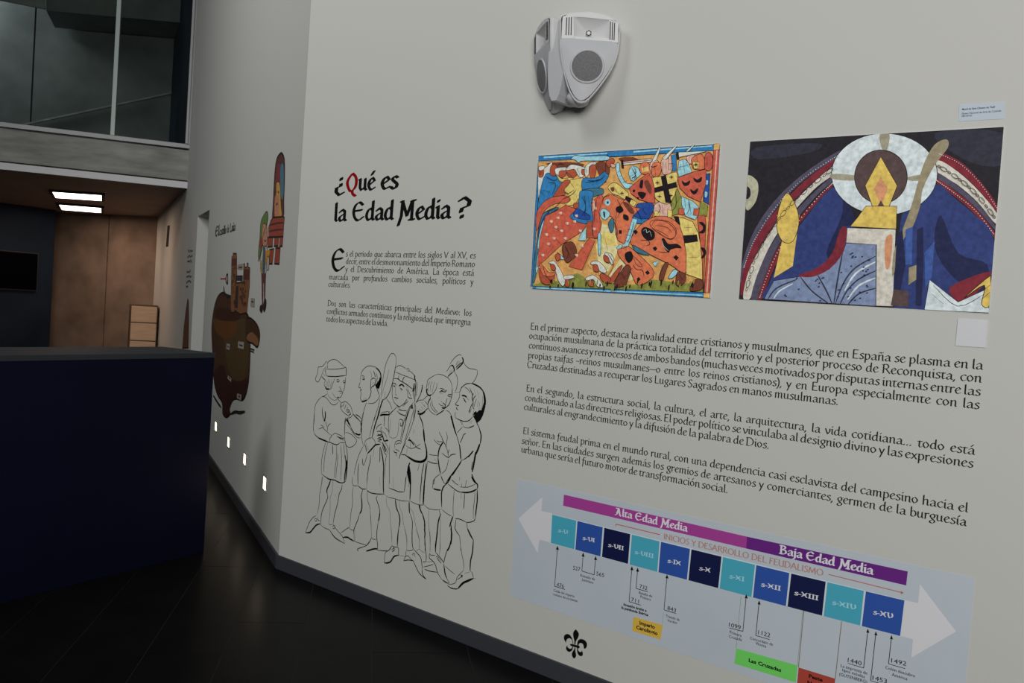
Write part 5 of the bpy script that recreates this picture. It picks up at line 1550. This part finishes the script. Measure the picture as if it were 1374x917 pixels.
# castle
t = empty('castle_mural', W2.at(*W2.uz(305, 555))); tag(t, 'tall brown castle-on-a-rock decal on the mural wall behind the desk', 'mural')
mb = MB(); l = .0008
def nx():
    global l; l += STEP; return l
patch(mb, "292,399 299,393 304,396 312,400 330,420 334,430 336,470 334,510 330,530 325,537 318,535 312,538 308,550 309,556 304,560 299,555 298,540 292,530 287,510 285,470 284,440 287,415", (56, 36, 24), nx(), ow=.02)
patch(mb, "287,505 292,530 298,540 299,555 304,560 309,556 308,548 311,538 318,534 326,537 331,526 334,508 322,512 305,506 300,490 290,495", (44, 20, 18), nx())
patch(mb, "300,432 322,428 333,432 334,470 330,505 318,512 308,500 302,470", (62, 48, 28), nx())
patch(mb, "287,428 305,431 318,434 316,448 306,455 294,450 288,440", (78, 48, 22), nx())
patch(mb, "291,415 305,414 322,424 318,430 302,431 290,427", (48, 24, 20), nx())
patch(mb, "331,428 340,430 347,440 349,452 346,466 339,461 331,456", (52, 32, 22), nx(), ow=.014)
patch(mb, "332,450 338,446 346,454 346,464 338,460 331,456", (104, 70, 46), nx())
mb.build('rock', M['ink'], t)
mb = MB(); l = .0012
patch(mb, "309.6,413 311,344.5 312.5,344 312.6,340.5 317.6,340.5 317.8,345 318.2,372 316.5,418 311,420", (104, 68, 44), nx(), False, .012)
patch(mb, "311,347 317.5,347 317.3,357 311,357", (72, 34, 28), nx(), False)
patch(mb, "326.8,372 327,354.5 328.4,354 329,359 331,359 331.5,353.5 333.3,354 333.4,359 335.6,360 335,385 331.5,420 322,422 315,416 316.8,380 326,379", (100, 66, 42), nx(), False, .012)
patch(mb, "327,361 335.2,362 334.2,376 326.6,375.5", (66, 36, 30), nx(), False)
patch(mb, "316.4,370 326,369.5 325.6,377.5 316.4,376.5", (34, 34, 40), nx(), False)
patch(mb, "317,384 320.4,384 319.2,414 314.6,413", (44, 34, 34), nx(), False)
random.seed(3)
for i in range(40):
    x, y = random.choice(((random.uniform(312, 317), random.uniform(360, 412)), (random.uniform(322, 331), random.uniform(380, 415)))); a = W2.uz(x, y)
    mb.poly([W2.at(a[0] + dx, a[1] + dz, l + STEP * (i + 2)) for dx, dz in ((0, 0), (.05, 0), (.05, .025), (0, .025))], col2((58, 38, 28)))
l += STEP * 60
mb.build('castle_towers', M['ink'], t)
l = .0026
def piece(name, *cmds):
    mb_ = MB()
    for k_, s_, c_, a_ in cmds:
        if k_ == 'p': patch(mb_, s_, c_, nx(), a_)
        else: stroke2(mb_, s_, c_, a_, nx())
    return mb_.build(name, M['ink'], t)
piece('weather_vane', ('p', "303,374 304.5,367.5 306,368 306,381 304,381", (26, 24, 26), True), ('p', "304,374 305,369.5 305.4,374 305,379.5", (150, 150, 145), True), ('p', "296,373.6 303,373.2 303,375 296,375", (150, 30, 25), False))
piece('branch', ('s', "300,384 301.5,393 304,397 308,399", (25, 22, 22), .03))
GT_ = (122, 116, 110); BT_ = (30, 25, 25)
for a_, b_ in (("319.5,355 326,354 325.5,362 319,361.6", "321,359.4 325,359"), ("304.5,461 309,462 308.6,470 304,468.5", "305.6,465 307.6,466"), ("320,458 328,459.5 327.4,469 319.6,467", "321.5,463 326,464.4"),
               ("306.4,504 311,508 310.6,513 305.6,508", "307.6,507 309.4,508.6"), ("318.6,528 324.6,530 324,538 318.2,534.5", "320.4,532 322.6,533"), ("337,400 342,400.6 341.6,412.5 336.4,411.5", "338,405 340.6,405.6")):
    piece('name_tag', ('p', a_, GT_, False), ('s', b_, BT_, .025))
for s_ in ("335,467.5 341.6,470", "335.6,470.6 341,473", "286.5,531 292,540 297,547", "309.6,556 316,553 322,554 329,552.6"): piece('caption_stroke', ('s', s_, BT_, .025))
# princess in the tower window
t = empty('princess_mural', W2.at(*W2.uz(374, 354))); tag(t, 'red brick tower decal with a blond girl at its window, high on the mural wall', 'mural')
mb = MB(); l = .0008
patch(mb, "376,206.5 379,207 381.8,215 382,240 381,270 380,292 367,298 365.5,292 367,265 368.5,235 371,215", (70, 40, 38), nx(), ow=.016)
patch(mb, "372.5,222 375.5,221 376,245 375,262 370.5,262 370.5,240", (96, 44, 44), nx()); patch(mb, "376.5,224 380.5,222 381,250 380.5,262 378.5,268 376.5,258", (58, 92, 108), nx())
patch(mb, "371,246 375,245 376.5,258 377,275 378,290 370,291 368.5,275 370.5,262", (158, 118, 62), nx(), ow=.006); patch(mb, "369.5,263 373.5,263 374.5,272 374,286 368.6,288 368.6,272", (150, 100, 76), nx())
stroke2(mb, "369.6,256 370.5,259 371.2,255", (30, 22, 20), .012, nx()); stroke2(mb, "373,256.4 374,259 374.6,255.6", (30, 22, 20), .012, nx()); stroke2(mb, "370.4,272 371.6,275 373.6,271.6", (60, 26, 22), .012, nx()); patch(mb, "369,286 371,280 372,292 369,294", (160, 96, 80), nx())
mb.build('princess', M['ink'], t)
mb = MB(); l = .0018
for s in ("360.6,306 363.5,297 367,292 380.5,291 381.8,291.5 380.2,318 361,318.5", "359.6,319 366.4,318.8 366,331 359.4,331.5", "368.6,318.6 374.6,318.2 373.6,330.6 368,330.4", "376,318 380.2,317.6 379.2,330.6 375,330.4", "361.6,335.5 368,334 365.6,354.2 361.8,354.4", "370,333.4 376.4,333 375,354.4 368.4,354"):
    patch(mb, s, (118, 52, 40), nx(), False, .012)
for s in ("361,303 371,300 381,299", "361,311 370,309 380.6,308"): stroke2(mb, s, (60, 26, 24), .012, nx())
mb.build('brick_parapet', M['ink'], t)
# boy
t = empty('boy_mural', W2.at(*W2.uz(353, 419))); tag(t, 'decal of a thin boy in a green pointed hat, beside the brick tower decal', 'mural')
mb = MB(); l = .0026
patch(mb, "358.6,284 359.8,292 358,303 354,314 352,330 349,346 347.5,350 347,338 349,318 350,300 354,290", (72, 98, 50), nx(), ow=.01)
patch(mb, "354,300 358,303 359.4,318 358,330 354,331 352,320 352.4,308", (150, 106, 84), nx(), ow=.006); patch(mb, "350,320 352,318 353,330 350,334 348.6,330", (110, 48, 38), nx())
patch(mb, "354,332 358,331 359.5,340 358,352 357,368 352,368 350,352 351,340", (150, 150, 146), nx(), ow=.008); patch(mb, "355.6,340 360,336 363,338 359,350 356.4,356", (160, 112, 38), nx()); patch(mb, "353.6,334 356.8,334 356,366 352.6,366", (62, 70, 78), nx())
patch(mb, "350,350 351.6,350 352.2,366 350.6,367 349.6,358", (120, 104, 40), nx()); patch(mb, "359.4,346 361.4,346 361,360 359,362", (140, 140, 138), nx(), ow=.006)
patch(mb, "351,367 357.2,367 356.6,380 356,404 354.8,404 354.6,380 353.6,380 353.4,410 352,410 351.6,385", (76, 42, 40), nx(), False); patch(mb, "349.4,411 352,409 353.6,411 352.4,418 350.8,420 349,417", (30, 28, 28), nx()); patch(mb, "354.6,404 357,401 357.8,406 357,414 355,419 353.6,416", (30, 28, 28), nx())
stroke2(mb, "354.6,312 355,315", (30, 22, 20), .014, nx()); stroke2(mb, "357.4,311 357.6,314", (30, 22, 20), .014, nx()); stroke2(mb, "355,322 356.4,324 357.8,322", (70, 28, 24), .012, nx())
mb.build('boy_figure', M['ink'], t)
# castle title on the mural wall and distant texts
t = empty('mural_title', W2.at(*W2.uz(300, 315))); tag(t, 'dark lettering El castillo de Laia above the castle decal', 'lettering')
pen_line(W2, 'El', (288.8, 317.6), (293.8, 316.2), zdist(W2, 290, 308.2, 316.8), M['grey'], 'title_word', t, GT, .26, .12)
pen_line(W2, 'castillo', (294.4, 316), (303.4, 313), zdist(W2, 298, 306.6, 313.4), M['grey'], 'title_word', t, GT, .26, .12); pen_line(W2, 'de', (304.6, 312.6), (307, 311.8), zdist(W2, 305, 305.6, 312.2), M['grey'], 'title_word', t, GT, .26, .12)
pen_line(W2, 'Laia', (308.4, 311.6), (315.4, 309.2), zdist(W2, 312, 302.4, 309.8), M['grey'], 'title_word', t, GT, .26, .12)
def scribble(name, lab, rows, w_):
    t_ = empty(name, W2.at(*W2.uz(*rows[0][:2]))); tag(t_, lab, 'lettering')
    for x0, y0, x1, y1 in rows:
        mb = MB(); a = Vector(W2.uz(x0, y0)); b_ = Vector(W2.uz(x1, y1)); n = 16
        ribbon(mb, W2, [tuple(a.lerp(b_, i / n) + Vector((0, random.uniform(-.35, .35) * w_))) for i in range(n + 1)], w_ * .4, .0008, taper=False); mb.build('text_line', M['grey'], t_)
scribble('mural_text', 'small illegible lines of text left of the doorway on the mural wall', [(252, 337.6, 258.6, 336.2), (251.6, 344.6, 258.6, 343), (251.4, 351.4, 257.6, 350.2), (250.6, 365, 255.8, 364.2), (250.2, 371.6, 257, 370.6), (249.8, 378.6, 256.4, 377.8), (249.6, 385, 252.4, 384.8)], .045)
mb = MB(); random.seed(5)
for i in range(7):
    y = 303 + i * 3.9; x = 226.4 - i * .3; a = W2.uz(x - 1.7, y); b_ = W2.uz(x + 1.7, y - .7); h_ = .09 * random.uniform(.7, 1)
    mb.poly([W2.at(a[0], a[1] - h_, .0008), W2.at(b_[0], b_[1] - h_, .0008), W2.at(b_[0], b_[1], .0008), W2.at(a[0], a[1], .0008)])
tag(mb.build('vertical_wall_sign', M['grey']), 'narrow dark upright lettering on the lamplit far end of the mural wall', 'sign')
mb = MB(); l = .0008
patch(mb, "251.9,401 253.2,405 253.6,430 253,467 244.6,467.5 246.6,440 249.6,415", (80, 52, 34), nx(), False, .02); stroke2(mb, "251.6,408 250,430 248,465", (50, 32, 24), .03, nx()); stroke2(mb, "252.4,412 251.6,465", (50, 32, 24), .03, nx())
tag(mb.build('obelisk_mural', M['ink']), 'slim brown spire decal left of the doorway, behind the desk', 'mural')

# ================================================================== WALL SPEAKER
# two shield-shaped pods set at 35 degrees either side of the wall normal
SU, SZc = W1.uz(765, 78)
CR = W1.uz(752, 78)[0]
A35 = math.radians(35)
n0 = Vector((0, -1, 0))
nR = Vector((math.sin(A35), -math.cos(A35), 0)); tR = Vector((math.cos(A35), math.sin(A35), 0))
nL = Vector((-math.sin(A35), -math.cos(A35), 0)); tL = Vector((-math.cos(A35), math.sin(A35), 0))
s6 = 150 / 917
OUT = .185                                                        # how far the front ridge stands off the wall
# pod plane through the inner edge of the right pod at pixel (752, 60)
v = ray(752, 60); tt = (DW - OUT) / v.y; RP0 = EYE + v * tt; RP0z = Vector((RP0.x, RP0.y, 0))
def rp(x, y):                                                     # crop pixel -> (a, z) on the right pod's front plane
    v_ = ray(700 + x * s6, y * s6); k_ = (RP0 - EYE).dot(nR) / v_.dot(nR); p = EYE + v_ * k_; return ((p - RP0z).dot(tR), p.z)
outline = [(318, 128), (380, 108), (460, 98), (560, 97), (660, 112), (740, 142), (806, 190), (806, 300), (796, 400), (770, 500), (720, 600), (650, 700), (580, 785), (520, 840), (455, 838), (410, 790), (375, 710), (348, 610), (326, 500), (314, 400), (310, 300), (312, 200)]
face = [(325, 318), (430, 312), (560, 320), (690, 338), (786, 358), (780, 430), (755, 510), (705, 600), (640, 690), (570, 775), (510, 822), (462, 820), (420, 770), (385, 690), (355, 590), (335, 480), (326, 400)]
oR = cat_rom([rp(*p) for p in outline], 2, True); fR = [rp(*p) for p in face]
amax = max(p[0] for p in oR)
tS = empty('wall_speaker', (SU, DW, SZc)); tag(tS, 'white two-sided wall loudspeaker mounted high above the battle picture', 'loudspeaker')
gapL = .042
RL0 = RP0z + Vector((-gapL - .02, 0, 0))
ztop = max(p[1] for p in oR); zbot = min(p[1] for p in oR)
def pod(base, td, nd, lean=0):
    def P(a, z_, l_=0): return base + td * a + nd * l_ + Z * z_ + Vector((0, lean * (max(0, ztop - z_) / (ztop - zbot)) ** 1.8, 0))
    # shell: front rim, curved back to a smaller outline near the wall
    cz = sum(p[1] for p in oR) / len(oR); ca = amax * .5
    rings = []
    zt = max(p[1] for p in oR)
    for l_, sc_ in ((.0, 1.0), (-.012, 1.01), (-.045, .965), (-.085, .85), (-.12, .66)):
        ring = []
        for a, z_ in oR:
            q = P(ca + (a - ca) * sc_, cz + (z_ - cz) * sc_, l_); q.y = min(q.y, DW - .003); ring.append(q)
        rings.append(ring)
    mb = MB(); n = len(oR); i0 = 0
    for r_ in rings: mb.v += [tuple(q) for q in r_]
    for k in range(len(rings) - 1):
        for i in range(n): mb.f.append((k * n + i, k * n + (i + 1) % n, (k + 1) * n + (i + 1) % n, (k + 1) * n + i)); mb.c.append((0, 0, 0, 1))
    mb.f.append(tuple((len(rings) - 1) * n + i for i in range(n))); mb.c.append((0, 0, 0, 1))
    # front rim annulus between outline and an inset outline
    ins = [(ca + (a - ca) * .955, cz + (z_ - cz) * .965) for a, z_ in oR]
    o0 = len(mb.v); mb.v += [tuple(P(a, z_, 0)) for a, z_ in oR] + [tuple(P(a, z_, .004)) for a, z_ in ins]
    for i in range(n): mb.f.append((o0 + i, o0 + (i + 1) % n, o0 + n + (i + 1) % n, o0 + n + i)); mb.c.append((0, 0, 0, 1))
    sh = mb.build('pod_shell', M['ppl'], tS, smooth=False)
    # lower grey baffle, slightly domed
    mb = MB(); fc = (sum(p[0] for p in fR) / len(fR), sum(p[1] for p in fR) / len(fR)); N = 6; m_ = len(fR)
    fs = cat_rom(fR, 2, True); m_ = len(fs)
    for k in range(N + 1):
        s_ = 1 - k / N
        for a, z_ in fs: mb.v.append(tuple(P(fc[0] + (a - fc[0]) * s_, fc[1] + (z_ - fc[1]) * s_, .005 + .012 * (1 - s_ ** 2.0))))
    for k in range(N):
        for i in range(m_): mb.f.append((k * m_ + i, k * m_ + (i + 1) % m_, (k + 1) * m_ + (i + 1) % m_, (k + 1) * m_ + i)); mb.c.append((0, 0, 0, 1))
    mb.build('baffle', M['ppg'], tS, smooth=True)
    # round woofer grille with a raised ring
    gc = rp(537, 553); r0 = abs(rp(662, 553)[0] - gc[0]); r1 = r0 * 1.13; mb = MB(); n2 = 48; l0 = .0175
    for r_, l_ in ((r1, .0145), (r1 * .97, .0195), (r0 * 1.01, .0200), (r0, .0175)):
        for i in range(n2): a = i * math.tau / n2; mb.v.append(tuple(P(gc[0] + r_ * math.cos(a), gc[1] + r_ * math.sin(a), l_)))
    for k in range(3):
        for i in range(n2): mb.f.append((k * n2 + i, k * n2 + (i + 1) % n2, (k + 1) * n2 + (i + 1) % n2, (k + 1) * n2 + i)); mb.c.append((0, 0, 0, 1))
    mb.build('grille_ring', M['ppg'], tS, smooth=True)
    mb = MB(); 
    for k in range(5):
        r_ = r0 * (1 - k / 5)
        for i in range(n2): a = i * math.tau / n2; mb.v.append(tuple(P(gc[0] + r_ * math.cos(a), gc[1] + r_ * math.sin(a), .0178 + .005 * (1 - (r_ / r0) ** 2))))
    mb.v.append(tuple(P(gc[0], gc[1], .0228)))
    for k in range(4):
        for i in range(n2): mb.f.append((k * n2 + i, k * n2 + (i + 1) % n2, (k + 1) * n2 + (i + 1) % n2, (k + 1) * n2 + i)); mb.c.append((0, 0, 0, 1))
    for i in range(n2): mb.f.append((4 * n2 + i, 4 * n2 + (i + 1) % n2, 5 * n2)); mb.c.append((0, 0, 0, 1))
    mb.build('woofer_grille', M['grille'], tS, smooth=True)
    # horn: a flared recess between two vented cheeks
    T = [rp(425, 140), rp(720, 165), rp(716, 330), rp(428, 300)]; thr = [rp(528, 240), rp(575, 245), rp(573, 288), rp(528, 284)]
    mb = MB(); nseg = 10
    def ed(Q, n_=nseg):
        out = []
        for i in range(4):
            a, b_ = Q[i], Q[(i + 1) % 4]
            for k in range(n_): out.append((a[0] + (b_[0] - a[0]) * k / n_, a[1] + (b_[1] - a[1]) * k / n_))
        return out
    E0, E1 = ed(T), ed(thr); m_ = len(E0); R_ = 7
    for k in range(R_ + 1):
        s_ = k / R_
        for p, q in zip(E0, E1):
            f = s_; mb.v.append(tuple(P(p[0] + (q[0] - p[0]) * f, p[1] + (q[1] - p[1]) * f, .006 - .034 * (s_ ** .75))))
    for k in range(R_):
        for i in range(m_): mb.f.append((k * m_ + i, k * m_ + (i + 1) % m_, (k + 1) * m_ + (i + 1) % m_, (k + 1) * m_ + i)); mb.c.append((0, 0, 0, 1))
    mb.f.append(tuple(R_ * m_ + i for i in range(m_))); mb.c.append((0, 0, 0, 1))
    mb.build('horn', M['ppl'], tS, smooth=True)
    # frame around the horn (top arch, cheeks, lower bar)
    TL, TR_, BR_, BL_ = rp(340, 135), rp(795, 190), rp(790, 352), rp(326, 312)
    mb = MB(); arch = [rp(*p) for p in ((336, 140), (390, 118), (470, 106), (560, 106), (660, 122), (735, 152), (794, 194))]; low = [rp(*p) for p in ((336, 200), (390, 138), (425, 140), (560, 150), (720, 165), (760, 178), (794, 230))]
    def strip(A, B, lf=.006):
        for i in range(len(A) - 1): mb.poly([P(*A[i], lf), P(*A[i + 1], lf), P(*B[i + 1], lf), P(*B[i], lf)])
    strip(arch, [rp(*p) for p in ((336, 141), (390, 140), (470, 143), (560, 150), (660, 160), (735, 168), (794, 196))])
    mb.poly([P(*rp(*p), .006) for p in ((336, 141), (425, 140), (428, 300), (440, 318), (326, 318))]); mb.poly([P(*rp(*p), .006) for p in ((720, 165), (794, 196), (790, 356), (716, 342), (716, 330))])
    mb.poly([P(*rp(*p), .006) for p in ((428, 299), (716, 329), (716, 344), (428, 320))]); mb.build('horn_surround', M['ppl'], tS)
    for x0, y0, x1, y1 in ((370, 148, 364, 292), (390, 146, 385, 292), (409, 144, 405, 292), (728, 180, 724, 330), (745, 186, 741, 332), (762, 192, 757, 334)):
        w_ = 4.0; mb = MB(); mb.prism([P(*rp(x, y), .0068) for x, y in ((x0 - w_, y0), (x0 + w_, y0), (x1 + w_, y1), (x1 - w_, y1))], nd * -.002); mb.build('vent_slot', M['hole'], tS)
    # throat badge: dark broken ring round a pale hub
    gc = rp(550, 264); r_ = abs(rp(574, 264)[0] - gc[0]); mb = MB()
    for i in range(6):
        a0 = i * math.tau / 6 + .12; a1 = (i + 1) * math.tau / 6 - .12
        for k in range(4):
            b0 = a0 + (a1 - a0) * k / 4; b1 = a0 + (a1 - a0) * (k + 1) / 4
            mb.poly([P(gc[0] + r_ * q * math.cos(b_), gc[1] + r_ * q * math.sin(b_), -.012) for q, b_ in ((1, b0), (1, b1), (.6, b1), (.6, b0))])
    mb.build('tweeter_ring', M['hole'], tS)
    mb = MB(); mb.poly([P(gc[0] + r_ * .6 * math.cos(a), gc[1] + r_ * .6 * math.sin(a), -.0115) for a in [i * math.tau / 20 for i in range(20)]]); mb.build('tweeter_hub', M['ppl'], tS)
pod(RP0z, tR, nR); pod(RL0, tL, nL, .10)
# recessed spine between the pods, and the wall plate
mb = MB(); z0, z1 = rp(430, 838)[1], rp(318, 150)[1]
xm = (RP0z.x + RL0.x) / 2
prof = [(z1 - (z1 - z0) * f_, w_) for f_, w_ in ((0, .045), (.45, .045), (.65, .041), (.8, .034), (.9, .025), (.97, .012))]
for (za, wa), (zb_, wb) in zip(prof, prof[1:]):
    f = lambda w_, z_: (Vector((xm - w_, DW - .165, z_)), Vector((xm + w_, DW - .165, z_)))
    a, b_ = f(wa, za); c, d_ = f(wb, zb_); mb.prism([c, d_, b_, a], (0, .13, 0))
mb.build('centre_spine', M['ppg'], tS)
cb = rp(455, 845); mb = MB(); C_ = Vector((RP0z.x + tR.x * cb[0] * .5, DW - .085, cb[1] + .03))
for i in range(7):
    th = math.pi * i / 6
    for j in range(12):
        ph = math.tau * j / 12; mb.v.append(tuple(C_ + Vector((.045 * math.sin(th) * math.cos(ph), .06 * math.sin(th) * math.sin(ph), .034 * math.cos(th)))))
for i in range(6):
    for j in range(12): mb.f.append((i * 12 + j, i * 12 + (j + 1) % 12, (i + 1) * 12 + (j + 1) % 12, (i + 1) * 12 + j)); mb.c.append((0, 0, 0, 1))
mb.build('bottom_cap', M['ppg'], tS, smooth=True)
mb = MB(); mb.box((xm - .06, DW - .05, z0 + .1), (.12, 0, 0), (0, .05, 0), (0, 0, z1 - z0 - .14)); mb.build('wall_bracket', M['ppg'], tS, bevel=.004)
print('slabs', slabs)
